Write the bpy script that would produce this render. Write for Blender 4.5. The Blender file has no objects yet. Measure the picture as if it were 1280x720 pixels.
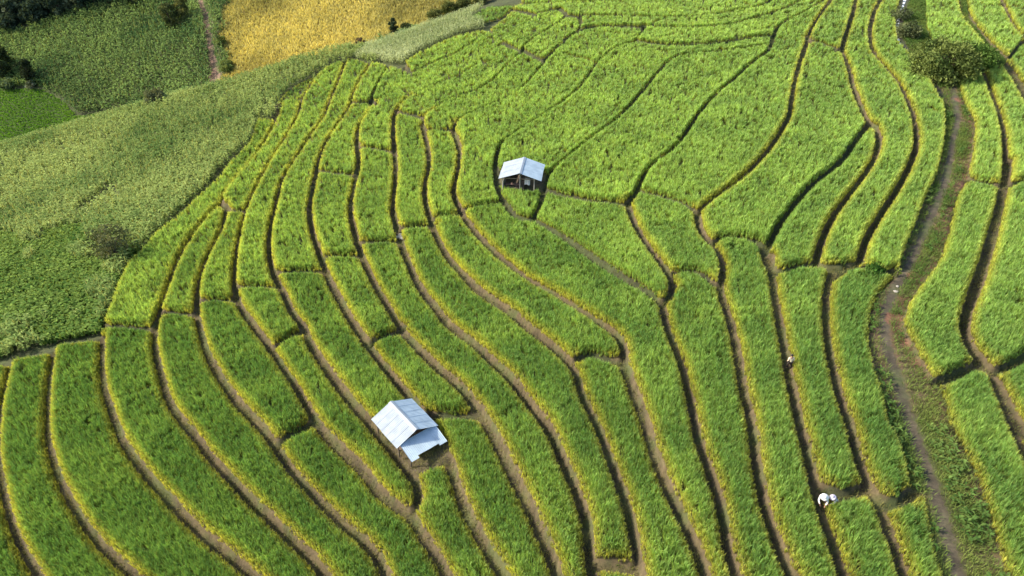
import math, random
import numpy as np
from collections import deque

# ------------------------------------------------------------------ camera
F = 865.0                       # focal length in pixels of the 1280 px wide photograph
PITCH = math.radians(35.0)      # looking down
CAM = np.array([0.0, 0.0, 41.5])
SP, CP = math.sin(PITCH), math.cos(PITCH)

def px_dir(x, y):
    u = (np.asarray(x, float) - 640) / F
    v = (np.asarray(y, float) - 360) / F
    return np.stack([u, CP - v * SP, -SP - v * CP], -1)

def project(P):
    d = P - CAM
    dep = d[..., 1] * CP - d[..., 2] * SP
    dep = np.where(dep < 0.5, 0.5, dep)
    up = d[..., 1] * SP + d[..., 2] * CP
    return 640 + F * d[..., 0] / dep, 360 - F * up / dep, dep

def sstep(a, b, t):
    t = np.clip((t - a) / (b - a), 0, 1)
    return t * t * (3 - 2 * t)

def softpos(t, k):
    return 0.5 * (t + np.sqrt(t * t + k * k))

# cheap value noise for the ground
_rng = np.random.default_rng(5)
_lat = _rng.random((256, 256))
def vnoise(x, y):
    xi = np.floor(x).astype(int); yi = np.floor(y).astype(int)
    fx = x - xi; fy = y - yi
    fx = fx * fx * (3 - 2 * fx); fy = fy * fy * (3 - 2 * fy)
    a = _lat[xi & 255, yi & 255]; b = _lat[(xi + 1) & 255, yi & 255]
    c = _lat[xi & 255, (yi + 1) & 255]; d = _lat[(xi + 1) & 255, (yi + 1) & 255]
    return (a * (1 - fx) + b * fx) * (1 - fy) + (c * (1 - fx) + d * fx) * fy

# ------------------------------------------------------------------ terrain height
def h_near(x, y):
    dx = softpos(26 - x, 12)
    dy = softpos(82 - y, 14) * (1 - sstep(-25, 22, x)) * 0.75
    r = np.sqrt(dx * dx + dy * dy + 80)
    z = 6.6 - 0.155 * r
    z = z + 0.03 * softpos(x - 32, 10) + 0.07 * softpos(y - 105, 20)
    z = z - 0.05 * softpos(-42 - x, 10)
    return z

def hit(fn, x, y, off=0.0, tmax=700.0):
    """world points where the rays of pixels x, y meet the surface z = fn(x, y) + off"""
    D = px_dir(x, y).reshape(-1, 3)
    ts = np.concatenate([np.arange(15, 260, 0.75), np.arange(260, tmax, 5.0)])
    lo = np.full(len(D), ts[0]); hi = np.full(len(D), ts[-1]); done = np.zeros(len(D), bool)
    prev = ts[0]
    for t in ts[1:]:
        P = CAM + D * t
        below = (P[:, 2] < fn(P[:, 0], P[:, 1]) + off) & ~done
        lo[below] = prev; hi[below] = t; done |= below
        prev = t
        if done.all(): break
    for _ in range(22):
        m = 0.5 * (lo + hi)
        P = CAM + D * m[:, None]
        b = P[:, 2] < fn(P[:, 0], P[:, 1]) + off
        hi = np.where(b, m, hi); lo = np.where(b, lo, m)
    return CAM + D * hi[:, None]

# the brow of the near hill, behind which the ground drops into the valley
BROW_PX = [(-260, 262), (-120, 222), (0, 186), (60, 168), (120, 150), (180, 134), (230, 121), (270, 110), (310, 100), (345, 90),
           (380, 78), (420, 67), (450, 64), (475, 60), (510, 46), (545, 32), (580, 20), (615, 8), (650, -2), (700, -14), (760, -30)]
_b = np.array(BROW_PX, float)
_bw = hit(h_near, _b[:, 0], _b[:, 1])
BROW = _bw[:, :2]; BROW_Z = _bw[:, 2]
BROW_TH = np.arctan2(BROW[:, 0], BROW[:, 1])
BROW_DROP = np.interp(_b[:, 0], [-260, 0, 260, 350, 440, 520, 600, 650, 760], [22, 20, 15, 9, 5, 3.0, 2.0, 1.0, 0.0])
BROW_GAP = np.interp(_b[:, 0], [-260, 0, 180, 270, 350, 480, 650, 760], [52, 46, 30, 20, 14, 9, 12, 30])
BROW_RISE = np.interp(_b[:, 0], [-260, 0, 270, 350, 480, 650, 760], [0.46, 0.46, 0.40, 0.34, 0.26, 0.14, 0.02])

def brow_sd(x, y):
    """signed distance beyond the brow, and drop, gap, rise of the nearest point of the brow"""
    x = np.asarray(x, float); y = np.asarray(y, float)
    best = np.full(x.shape, 1e18); sd = np.full(x.shape, -1e6)
    dr = np.zeros(x.shape); gp = np.zeros(x.shape); rs = np.zeros(x.shape); zb = np.zeros(x.shape)
    n = len(BROW)
    for i in range(n - 1):
        a = BROW[i]; b = BROW[i + 1]; e = b - a; L = math.hypot(*e); e = e / L
        t = (x - a[0]) * e[0] + (y - a[1]) * e[1]
        lo = -400.0 if i == 0 else 0.0
        hi = L + 600.0 if i == n - 2 else L
        tc = np.clip(t, lo, hi)
        px = x - (a[0] + tc * e[0]); py = y - (a[1] + tc * e[1])
        d2 = px * px + py * py
        m = d2 < best
        s = e[0] * (y - a[1]) - e[1] * (x - a[0])
        k = np.clip(tc / L, 0, 1)
        best = np.where(m, d2, best)
        sd = np.where(m, np.sqrt(d2) * np.where(s > 0, 1, -1), sd)
        dr = np.where(m, BROW_DROP[i] * (1 - k) + BROW_DROP[i + 1] * k, dr)
        gp = np.where(m, BROW_GAP[i] * (1 - k) + BROW_GAP[i + 1] * k, gp)
        rs = np.where(m, BROW_RISE[i] * (1 - k) + BROW_RISE[i + 1] * k, rs)
        zb = np.where(m, BROW_Z[i] * (1 - k) + BROW_Z[i + 1] * k, zb)
    return sd, dr, gp, rs, zb

def h_base(x, y):
    x = np.asarray(x, float); y = np.asarray(y, float)
    shp = x.shape; x = x.ravel(); y = y.ravel()
    z = h_near(x, y)
    sd = brow_sd(x, y)[0]
    th = np.arctan2(x, np.maximum(y, 1.0))
    dr, gp, rs, zb = [np.interp(th, BROW_TH, q) for q in (BROW_DROP, BROW_GAP, BROW_RISE, BROW_Z)]
    k = sstep(-2, 14, sd) * sstep(-0.5, 0.8, dr)
    z = z * (1 - k) + zb * k
    m = sd > -6
    if m.any():
        s = sd[m]
        fall = dr[m] * sstep(-1.0, 1.0, (s - dr[m] * 0.75) / (dr[m] * 0.95 + 1e-3))
        fall = np.where(s < -5, 0, fall)
        rise = rs[m] * softpos(s - gp[m], 6) * (1 - 0.0 * s)
        rise = np.minimum(rise, 70 + 0.08 * rise) * sstep(-6, 4, s)
        z[m] = z[m] - fall + rise + (vnoise(x[m] * 0.05, y[m] * 0.05) - 0.5) * 4.0 * sstep(gp[m] * 0.8, gp[m] + 25, s) * np.clip(dr[m] / 8, 0, 1)
    far = np.hypot(x, y - 90)
    z = z + sstep(260, 900, far) * 60 * (vnoise(x * 0.004 + 3, y * 0.004 + 9) - 0.25)
    return z.reshape(shp)

# ------------------------------------------------------------------ traced path lines (pixels of the photograph), half width in metres
W, M_, N_, T_ = 0.37, 0.345, 0.38, 0.25
LINES = [
 (M_, [(12,452),(5,480),(-2,510),(-6,560),(0,602),(15,660),(30,690),(48,720)]),
 (M_, [(66,436),(59,480),(57,540),(63,565),(72,595),(92,632),(110,662),(135,690),(168,720)]),
 (W, [(127,420),(126,460),(130,490),(140,515),(150,545),(165,568),(185,595),(210,622),(233,648),(258,672),(288,695),(316,720)]),
 (W, [(350,132),(346,146),(332,175),(318,196),(298,219),(283,237),(278,250),(270,257),(250,280),(235,300),(220,330),(210,360),(204,378),(197,395),(193,410),(192,432),(200,465),(210,500),(225,522),(245,545),(262,570),(287,597),(312,625),(345,655),(370,680),(392,700),(407,720)]),
 (T_, [(124,409),(138,408),(193,408)]),
 (W, [(283,256),(278,283),(265,307),(252,340),(247,362),(245,390),(250,410),(258,440),(275,470),(295,500),(318,524),(335,543),(347,562),(367,590),(390,615),(412,637),(435,660),(460,680),(475,700),(482,720)]),
 (T_, [(204,391),(246,391)]),
 (T_, [(283,258),(288,265),(309,261)]),
 (N_, [(276,254),(286,262)]),
 (T_, [(340,146),(344,140),(352,127),(377,121)]),
 (T_, [(708,20),(727,22)]),
 (N_, [(514,94),(502,78)]),
 (N_, [(462,126),(472,135)]),
 (M_, [(432,66),(404,86),(392,98),(384,112),(377,122),(372,145),(357,170),(350,184),(338,203),(325,227),(313,250),(302,280),(296,312),(293,340),(293,362),(300,382),(320,409),(335,430),(352,455),(370,482),(387,512),(405,540),(430,562),(455,587),(472,612),(495,630),(512,640),(527,665),(545,692),(560,720)]),
 (W, [(434,66),(427,90),(420,107),(412,125),(405,145),(392,162),(380,182),(366,205),(353,225),(345,258),(337,290),(336,318),(342,345),(355,364),(365,390),(380,407),(387,427),(402,450),(420,477),(437,500),(460,525),(470,540),(485,557),(500,577),(513,592),(522,605),(523,625),(513,640)]),
 (W, [(466,70),(462,79),(445,107),(437,132),(425,150),(407,178),(398,203),(392,230),(386,260),(390,290),(400,320),(412,350),(427,377),(440,402),(460,430),(480,457),(500,482),(515,500),(532,522),(550,548),(558,567),(570,597),(577,622),(590,650),(607,680),(625,710),(630,720)]),
 (N_, [(485,82),(472,105),(463,128)]),
 (T_, [(440,130),(467,127)]),
 (N_, [(514,92),(495,107),(480,122),(467,132)]),
 (W, [(467,130),(455,147),(447,160),(446,180),(449,205),(442,232),(437,262),(445,300),(457,330),(470,357),(485,382),(500,407),(520,430),(545,457),(570,477),(590,500),(607,522),(625,555),(640,588),(655,617),(670,652),(685,685),(697,720)]),
 (N_, [(508,96),(540,80),(570,67),(590,53),(611,38)]),
 (N_, [(634,15),(647,13),(670,19),(665,22),(640,42),(612,64),(585,90),(545,107),(507,125)]),
 (W, [(512,122),(497,135),(491,150),(492,180),(495,205),(494,232),(490,262),(495,280),(500,300),(512,330),(525,358),(545,382),(562,405),(592,427),(615,450),(640,473),(655,495),(672,517),(689,540),(700,567),(715,600),(727,630),(735,660),(736,690),(741,720)]),
 (T_, [(670,19),(690,12),(697,10)]),
 (N_, [(697,10),(710,20),(690,33),(662,52),(652,64),(640,73),(617,100),(595,115),(557,127),(540,140)]),
 (M_, [(545,137),(527,149),(530,165),(535,182),(537,207),(530,235),(533,262),(545,292),(560,320),(580,342),(597,360),(620,376),(640,390),(657,407),(685,427),(710,450),(722,467),(727,492),(740,515),(752,542),(762,570),(772,597),(782,625),(790,655),(796,690),(800,720)]),
 (T_, [(498,141),(530,147)]),
 (T_, [(628,55),(645,61),(652,66)]),
 (T_, [(654,64),(680,77)]),
 (N_, [(725,22),(727,35),(700,55),(680,77),(660,102),(640,122),(595,140),(568,155)]),
 (M_, [(572,153),(565,163),(573,178),(575,192),(572,217),(566,240),(572,259),(590,282),(610,305),(640,332),(665,350),(690,364),(715,380),(745,400),(770,417),(780,432),(780,450),(787,472),(800,505),(812,540),(820,570),(832,602),(847,635),(862,665),(875,695),(882,720)]),
 (T_, [(536,163),(568,162)]),
 (N_, [(806,32),(800,46),(790,52),(775,56),(760,65),(742,82),(732,100),(710,125),(672,150),(640,170),(625,182),(620,200),(619,214),(622,240),(634,256),(638,263),(645,271),(672,275)]),
 (T_, [(704,66),(725,70),(742,76)]),
 (N_, [(958,55),(927,60),(890,64),(852,66),(835,75),(820,92),(802,115),(785,137),(765,155),(732,180),(705,201),(690,215),(682,228),(678,242),(677,252),(670,266),(667,273)]),
 (T_, [(795,51),(820,55),(840,57),(877,56),(910,52),(950,46),(964,44)]),
 (N_, [(972,34),(968,42),(963,58),(957,66),(940,77),(915,100),(890,122),(865,155),(850,180),(830,197),(810,212),(801,228),(797,239),(785,252)]),
 (T_, [(944,42),(960,37),(970,36),(982,26),(1000,17),(1020,6),(1032,-3)]),
 (T_, [(724,21),(765,21),(840,24),(890,21),(925,14),(950,10),(960,4),(966,-3)]),
 (T_, [(706,47),(728,36),(765,32),(812,35),(877,37),(915,32),(944,23),(975,14),(1000,0)]),
 (T_, [(690,4),(720,3),(760,2),(800,2),(830,-4)]),
 (M_, [(1038,0),(1022,22),(1012,40),(1007,57),(997,85),(990,120),(987,145),(972,172),(960,190),(927,225),(890,250),(872,266)]),
 (T_, [(1010,50),(1035,56),(1048,63)]),
 (T_, [(996,45),(1010,46)]),
 (W, [(1070,0),(1065,20),(1057,45),(1052,60),(1058,74),(1063,90),(1067,110),(1078,138),(1086,154)]),
 (N_, [(1042,64),(1054,60)]),
 (N_, [(1086,154),(1065,182),(1052,202),(1022,225),(1002,245),(982,270),(968,292),(959,312)]),
 (W, [(1086,152),(1096,158),(1100,175),(1095,195),(1080,220),(1060,245),(1040,272),(1027,300),(1019,330)]),
 (W, [(1100,0),(1092,15),(1087,40),(1090,62),(1105,80),(1122,102),(1135,130),(1143,150),(1146,180),(1140,202),(1122,237),(1100,270),(1082,300),(1074,328)]),
 (T_, [(680,238),(710,245),(740,251),(785,254)]),
 (M_, [(785,250),(792,275),(805,300),(822,325),(837,345),(842,356)]),
 (T_, [(800,240),(830,246),(855,254),(872,265)]),
 (M_, [(872,264),(874,285),(884,301),(897,310),(905,330),(901,358),(907,378),(917,410),(925,447),(930,485),(940,525),(945,577),(950,605),(957,640),(967,665),(977,695),(990,720)]),
 (N_, [(670,274),(702,292),(740,320),(780,347),(808,364),(828,377)]),
 (T_, [(843,340),(865,337),(880,343),(890,352),(903,355)]),
 (N_, [(842,352),(838,368),(828,378)]),
 (M_, [(828,376),(832,400),(842,430),(852,452),(860,485),(867,515),(872,545),(880,570),(890,597),(900,625),(905,660),(912,695),(920,720)]),
 (T_, [(890,303),(902,296),(935,297),(947,305),(962,303)]),
 (N_, [(945,300),(955,309),(959,325),(968,340)]),
 (W, [(963,318),(967,345),(970,370),(975,395),(982,435),(988,472),(995,510),(1003,545),(1012,580),(1021,615),(1030,647),(1040,677),(1055,720)]),
 (T_, [(960,318),(968,337),(982,337),(1000,331),(1020,329),(1040,333),(1075,327)]),
 (M_, [(1042,334),(1036,352),(1033,380),(1035,425),(1042,460),(1050,500),(1065,537),(1072,570),(1080,595),(1095,617),(1107,640),(1115,665),(1125,695),(1132,720)]),
 (T_, [(1042,346),(1060,335),(1085,332),(1105,340),(1118,336)]),
 (T_, [(402,215),(440,218)]),
 (T_, [(410,321),(450,318)]),
 (T_, [(338,342),(360,340),(410,336)]),
 (T_, [(297,359),(345,357)]),
 (T_, [(450,304),(460,303),(500,300),(506,299)]),
 (T_, [(449,184),(493,189)]),
 (N_, [(498,287),(508,285),(538,281),(546,279)]),
 (T_, [(545,272),(573,266)]),
 (T_, [(578,263),(600,257),(622,252)]),
 (T_, [(250,376),(295,373)]),
 (N_, [(345,432),(372,413),(382,410)]),
 (N_, [(462,428),(475,422),(490,416),(505,406)]),
 (N_, [(530,517),(555,519),(582,517),(600,513)]),
 (N_, [(343,557),(360,545),(375,538),(390,522)]),
 (N_, [(722,448),(740,442),(760,447),(782,449)]),
 (M_, [(738,706),(765,704),(798,707)]),
 (N_, [(1030,608),(1048,618),(1066,614),(1085,604)]),
 (N_, [(1095,618),(1112,627),(1128,624),(1150,606)]),
 (0.75, [(1203,-5),(1208,22),(1230,50),(1255,74),(1268,92),(1280,112)]),
 (M_, [(1252,0),(1260,20),(1270,40),(1282,50)]),
 (T_, [(1262,72),(1272,58),(1282,50)]),
 (W, [(1229,84),(1237,107),(1250,140),(1256,180),(1256,222),(1250,255),(1240,290),(1230,322),(1220,352),(1210,378),(1203,405),(1209,430),(1218,447),(1240,462)]),
 (0.3, [(1263,200),(1258,232),(1252,262),(1244,295),(1234,330),(1224,360),(1213,385),(1207,410),(1214,430),(1228,446),(1242,463),(1250,485),(1262,515),(1275,545),(1290,580)]),
 (N_, [(1210,223),(1230,228),(1256,230)]),
 (T_, [(1256,232),(1274,226),(1290,224)]),
 (N_, [(1165,476),(1190,470),(1212,456),(1235,455)]),
 (N_, [(1240,462),(1258,458),(1272,450),(1290,438)]),
 (0.3, [(1240,462),(1252,478),(1262,500),(1278,528),(1300,560)]),
]
MAIN = [(-140,470),(12,452),(30,447),(62,438),(68,432),(122,422),(132,405),(140,385),(150,358),(163,330),(176,320),(200,292),(230,267),(250,245),(275,222),(289,202),(312,180),(322,150),(340,148),(346,130),(360,112),(385,96),(420,76),(440,72),(465,77),(485,81),(506,87),(504,82),(520,70),(540,60),(570,45),(605,36),(611,38),(630,24),(642,12),(655,-2),(665,-26),
        (1125,-26),(1125,0),(1120,25),(1122,50),(1140,67),(1157,87),(1167,112),(1180,132),(1182,155),(1180,180),(1172,217),(1157,247),(1145,280),(1132,310),(1125,335),(1110,352),(1100,364),(1090,390),(1087,425),(1095,460),(1105,495),(1112,530),(1125,550),(1132,572),(1139,605),(1162,613),(1166,650),(1176,700),(1188,745),(1245,940),
        (-420,940),(-420,600)]
GREEN_BACK = [(588,24),(606,10),(636,2),(652,4),(640,11),(624,23),(604,30)]
UPPER_R = [(1157,-26),(1198,-26),(1202,0),(1206,26),(1226,52),(1247,76),(1240,84),(1216,86),(1190,82),(1168,58),(1158,36)]
RIGHT = [(1206,-26),(1210,20),(1232,48),(1258,72),(1255,80),(1236,80),(1222,89),(1197,99),(1206,125),(1219,150),(1216,180),(1210,222),(1197,242),(1190,272),(1177,320),(1152,355),(1135,380),(1127,405),(1145,437),(1167,477),(1178,480),(1185,510),(1195,540),(1220,580),(1232,625),(1245,670),(1257,715),(1330,940),(1460,940),(1460,-26)]

HUT_CLEAR = [(484,540),(505,526),(522,524),(546,536),(560,556),(558,572),(543,580),(524,590),(510,582),(496,566)]
HUT2_CLEAR = [(624,214),(640,209),(668,209),(681,216),(681,234),(664,239),(640,238),(626,232)]
def in_poly(poly, x, y):
    ins = np.zeros(x.shape, bool); n = len(poly)
    for i in range(n):
        x1, y1 = poly[i]; x2, y2 = poly[(i + 1) % n]
        if y1 == y2: continue
        c = (y1 > y) != (y2 > y)
        ins ^= c & (x < (x2 - x1) * (y - y1) / (y2 - y1) + x1)
    return ins

def smooth_px(pts, n=1):
    p = np.array(pts, float)
    for _ in range(n):
        if len(p) < 3: break
        q = [p[0]]
        for i in range(len(p) - 1):
            q.append(p[i] * .75 + p[i + 1] * .25); q.append(p[i] * .25 + p[i + 1] * .75)
        q.append(p[-1]); p = np.array(q)
    return p

def extend(pts):
    p = [tuple(q) for q in pts]
    for end in (0, -1):
        a = p[end]; b = p[1] if end == 0 else p[-2]
        k = 380 if a[1] >= 715 else 90 if a[1] <= 4 else 260 if (a[0] >= 1276 or a[0] <= 0) else 0
        if k:
            L = math.hypot(a[0] - b[0], a[1] - b[1])
            q = (a[0] + (a[0] - b[0]) / L * k, a[1] + (a[1] - b[1]) / L * k)
            p = [q] + p if end == 0 else p + [q]
    return p

LIFT = 0.45
_cx = np.arange(-460, 460, 1.0); _cy = np.arange(0, 760, 1.0)
_cz = h_base(*np.meshgrid(_cx, _cy))
def h_fast(x, y):
    fx = np.clip(x - _cx[0], 0, len(_cx) - 1.01); fy = np.clip(y - _cy[0], 0, len(_cy) - 1.01)
    i = fx.astype(int); j = fy.astype(int); fx = fx - i; fy = fy - j
    return (_cz[j, i] * (1 - fx) + _cz[j, i + 1] * fx) * (1 - fy) + (_cz[j + 1, i] * (1 - fx) + _cz[j + 1, i + 1] * fx) * fy
# ------------------------------------------------------------------ world raster of the terraces
RES = 0.25
GX = np.arange(-66, 120, RES); GY = np.arange(7, 214, RES)

def seg_dist(dst, pts, hw, who=None, idx=0):
    """lower dst by (distance to the polyline - hw) on the raster"""
    for a, b in zip(pts[:-1], pts[1:]):
        R = 5.0
        i0 = max(0, int((min(a[0], b[0]) - R - GX[0]) / RES)); i1 = min(len(GX), int((max(a[0], b[0]) + R - GX[0]) / RES) + 2)
        j0 = max(0, int((min(a[1], b[1]) - R - GY[0]) / RES)); j1 = min(len(GY), int((max(a[1], b[1]) + R - GY[0]) / RES) + 2)
        if i0 >= i1 or j0 >= j1: continue
        X = GX[i0:i1][None, :]; Y = GY[j0:j1][:, None]
        ex, ey = b[0] - a[0], b[1] - a[1]; L2 = ex * ex + ey * ey + 1e-9
        t = np.clip(((X - a[0]) * ex + (Y - a[1]) * ey) / L2, 0, 1)
        d = np.hypot(X - (a[0] + t * ex), Y - (a[1] + t * ey)) - hw
        s = dst[j0:j1, i0:i1]
        np.minimum(s, d, out=s)

def build_raster():
    XX, YY = np.meshgrid(GX, GY)
    Z = h_base(XX, YY)
    px, py, dep = project(np.stack([XX, YY, Z + LIFT], -1))
    sd = brow_sd(XX, YY)[0]
    dom = np.zeros(XX.shape, np.int8)
    near = (sd < 3)
    dom[in_poly(MAIN, px, py) & near] = 1
    dom[in_poly(UPPER_R, px, py) & (px > 700)] = 2
    dom[in_poly(RIGHT, px, py)] = 3
    dom[in_poly(GREEN_BACK, px, py)] = 4
    dom[in_poly(HUT_CLEAR, px, py) | in_poly(HUT2_CLEAR, px, py)] = 0
    dom[(YY < 8) | (XX < -65)] = 0
    dist = np.full(XX.shape, 5.0); wide = np.full(XX.shape, 5.0)
    for hw, pts in LINES:
        p = smooth_px(extend(pts), 1)
        w = hit(h_fast, p[:, 0], p[:, 1], LIFT)
        wob = hw
        seg_dist(dist, w[:, :2], wob)
        if hw in (W, M_, 0.3, 0.75): seg_dist(wide, w[:, :2], wob)
    for poly in (MAIN, UPPER_R, RIGHT, GREEN_BACK, HUT_CLEAR, HUT2_CLEAR):
        q = np.array(poly + poly[:1], float)
        w = hit(h_fast, q[:, 0], q[:, 1], LIFT)
        ok = np.hypot(np.diff(w[:, 0]), np.diff(w[:, 1])) < 60
        for k in range(len(w) - 1):
            if ok[k]: seg_dist(dist, w[k:k + 2, :2], 0.05)
            if ok[k] and poly in (MAIN, RIGHT): seg_dist(wide, w[k:k + 2, :2], 0.05)
    dist[dom == 0] = -1
    inside = dist > 0.05
    lab = np.zeros(XX.shape, np.int32); n = 0
    H_, W_ = inside.shape
    flat = inside.ravel(); lf = lab.ravel()
    for s in np.flatnonzero(flat):
        if lf[s]: continue
        n += 1; lf[s] = n; st = [s]
        while st:
            c = st.pop()
            for d in (c - 1, c + 1, c - W_, c + W_):
                if 0 <= d < flat.size and flat[d] and not lf[d]:
                    lf[d] = n; st.append(d)
    for _ in range(3):                                  # let every plot grow back to its true edge
        for sh, ax in ((1, 0), (-1, 0), (1, 1), (-1, 1)):
            r = np.roll(lab, sh, ax)
            m = (lab == 0) & (dist > -0.11) & (r > 0)
            lab[m] = r[m]
    return XX, YY, Z, px, py, dep, dom, dist, lab, n, wide
import bpy, bmesh
from mathutils import Vector, Matrix

rng = np.random.default_rng(11)
random.seed(4)
scene = bpy.context.scene
COL = scene.collection

# ------------------------------------------------------------------ render, sky, sun, camera
scene.view_settings.view_transform = 'Standard'
scene.view_settings.look = 'None'
scene.view_settings.gamma = 1.0
scene.view_settings.use_curve_mapping = False
scene.view_settings.exposure = 0.92
scene.cycles.max_bounces = 6
scene.cycles.transparent_max_bounces = 4

SUN_EL = math.radians(34)
to_sun = Vector((-0.99, 0.03, 0)).normalized() * math.cos(SUN_EL) + Vector((0, 0, math.sin(SUN_EL)))
world = bpy.data.worlds.new("World"); scene.world = world; world.use_nodes = True
wn = world.node_tree.nodes; wl = world.node_tree.links
sky = wn.new('ShaderNodeTexSky'); sky.sky_type = 'NISHITA'; sky.sun_disc = False
sky.sun_elevation = SUN_EL; sky.sun_rotation = math.atan2(to_sun.x, to_sun.y)
sky.air_density = 1.0; sky.dust_density = 2.0
wl.new(sky.outputs[0], wn['Background'].inputs[0]); wn['Background'].inputs[1].default_value = 0.15
sl = bpy.data.lights.new('sun', 'SUN'); sl.energy = 4.0; sl.angle = math.radians(1.2); sl.color = (1.0, 0.90, 0.72)
so = bpy.data.objects.new('sun', sl); COL.objects.link(so)
so.rotation_euler = to_sun.to_track_quat('Z', 'Y').to_euler()

cd = bpy.data.cameras.new('camera'); cam = bpy.data.objects.new('camera', cd); COL.objects.link(cam)
cam.location = CAM; cam.rotation_euler = (math.radians(90) - PITCH, 0, 0)
cd.sensor_width = 36; cd.lens = 36 * F / 1280; cd.clip_end = 5000
scene.camera = cam

# ------------------------------------------------------------------ materials
def mat(name):
    m = bpy.data.materials.new(name); m.use_nodes = True
    return m, m.node_tree.nodes, m.node_tree.links

def foliage_mat(name, trans=0.40, gloss=0.05):
    m, n, l = mat(name)
    n.remove(n['Principled BSDF'])
    a = n.new('ShaderNodeVertexColor'); a.layer_name = 'col'
    d = n.new('ShaderNodeBsdfDiffuse'); t = n.new('ShaderNodeBsdfTranslucent'); g = n.new('ShaderNodeBsdfGlossy')
    g.inputs['Roughness'].default_value = 0.45; g.inputs['Color'].default_value = (.9, .95, .8, 1)
    tc = n.new('ShaderNodeMix'); tc.data_type = 'RGBA'; tc.blend_type = 'MULTIPLY'; tc.inputs[0].default_value = 1.0
    tc.inputs[7].default_value = (1.5, 1.35, 0.7, 1)
    l.new(a.outputs[0], tc.inputs[6]); l.new(tc.outputs[2], t.inputs[0]); l.new(a.outputs[0], d.inputs[0])
    m1 = n.new('ShaderNodeMixShader'); m1.inputs[0].default_value = trans
    l.new(d.outputs[0], m1.inputs[1]); l.new(t.outputs[0], m1.inputs[2])
    m2 = n.new('ShaderNodeMixShader'); m2.inputs[0].default_value = gloss
    l.new(m1.outputs[0], m2.inputs[1]); l.new(g.outputs[0], m2.inputs[2])
    l.new(m2.outputs[0], n['Material Output'].inputs[0])
    return m

def plain(name, color, rough=0.7, metal=0.0, var=0.12, scale=6.0):
    m, n, l = mat(name)
    p = n['Principled BSDF']; p.inputs['Roughness'].default_value = rough; p.inputs['Metallic'].default_value = metal
    tc = n.new('ShaderNodeTexCoord'); nz = n.new('ShaderNodeTexNoise'); nz.inputs['Scale'].default_value = scale; nz.inputs['Detail'].default_value = 6
    l.new(tc.outputs['Object'], nz.inputs['Vector'])
    r = n.new('ShaderNodeValToRGB')
    lo = [c * (1 - var * 2) for c in color]; hi = [min(1, c * (1 + var)) for c in color]
    r.color_ramp.elements[0].position = 0.3; r.color_ramp.elements[1].position = 0.7
    r.color_ramp.elements[0].color = (*lo, 1); r.color_ramp.elements[1].color = (*hi, 1)
    l.new(nz.outputs[0], r.inputs[0]); l.new(r.outputs[0], p.inputs['Base Color'])
    return m

M_RICE = foliage_mat('rice_leaf', 0.42, 0.03)
M_LEAF = foliage_mat('field_leaf', 0.30, 0.0)
M_TREE = foliage_mat('tree_leaf', 0.25, 0.0)
M_WOOD = plain('weathered_wood', (0.16, 0.12, 0.09), 0.8)
M_BARK = plain('bark', (0.09, 0.07, 0.05), 0.9)
M_STONE = plain('stone', (0.33, 0.31, 0.28), 0.8)

def ground_mat():
    m, n, l = mat('ground')
    p = n['Principled BSDF']; p.inputs['Roughness'].default_value = 0.95
    a = n.new('ShaderNodeVertexColor'); a.layer_name = 'col'
    tc = n.new('ShaderNodeTexCoord')
    n1 = n.new('ShaderNodeTexNoise'); n1.inputs['Scale'].default_value = 1.6; n1.inputs['Detail'].default_value = 8; n1.inputs['Roughness'].default_value = 0.75
    l.new(tc.outputs['Object'], n1.inputs['Vector'])
    r1 = n.new('ShaderNodeMapRange'); r1.inputs[1].default_value = 0.3; r1.inputs[2].default_value = 0.72; r1.inputs[3].default_value = 0.5; r1.inputs[4].default_value = 1.45
    l.new(n1.outputs[0], r1.inputs[0])
    mx = n.new('ShaderNodeMix'); mx.data_type = 'RGBA'; mx.blend_type = 'MULTIPLY'; mx.inputs[0].default_value = 1
    l.new(a.outputs[0], mx.inputs[6]); l.new(r1.outputs[0], mx.inputs[7])
    n2 = n.new('ShaderNodeTexNoise'); n2.inputs['Scale'].default_value = 0.45; n2.inputs['Detail'].default_value = 5
    l.new(tc.outputs['Object'], n2.inputs['Vector'])
    r2 = n.new('ShaderNodeMapRange'); r2.inputs[1].default_value = 0.48; r2.inputs[2].default_value = 0.66; r2.inputs[4].default_value = 0.55
    l.new(n2.outputs[0], r2.inputs[0])
    mg = n.new('ShaderNodeMix'); mg.data_type = 'RGBA'; mg.inputs[7].default_value = (0.07, 0.10, 0.025, 1)
    l.new(r2.outputs[0], mg.inputs[0]); l.new(mx.outputs[2], mg.inputs[6]); l.new(mg.outputs[2], p.inputs['Base Color'])
    b = n.new('ShaderNodeBump'); b.inputs['Strength'].default_value = 0.8; b.inputs['Distance'].default_value = 0.12
    l.new(n1.outputs[0], b.inputs['Height']); l.new(b.outputs[0], p.inputs['Normal'])
    return m
M_GROUND = ground_mat()

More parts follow.
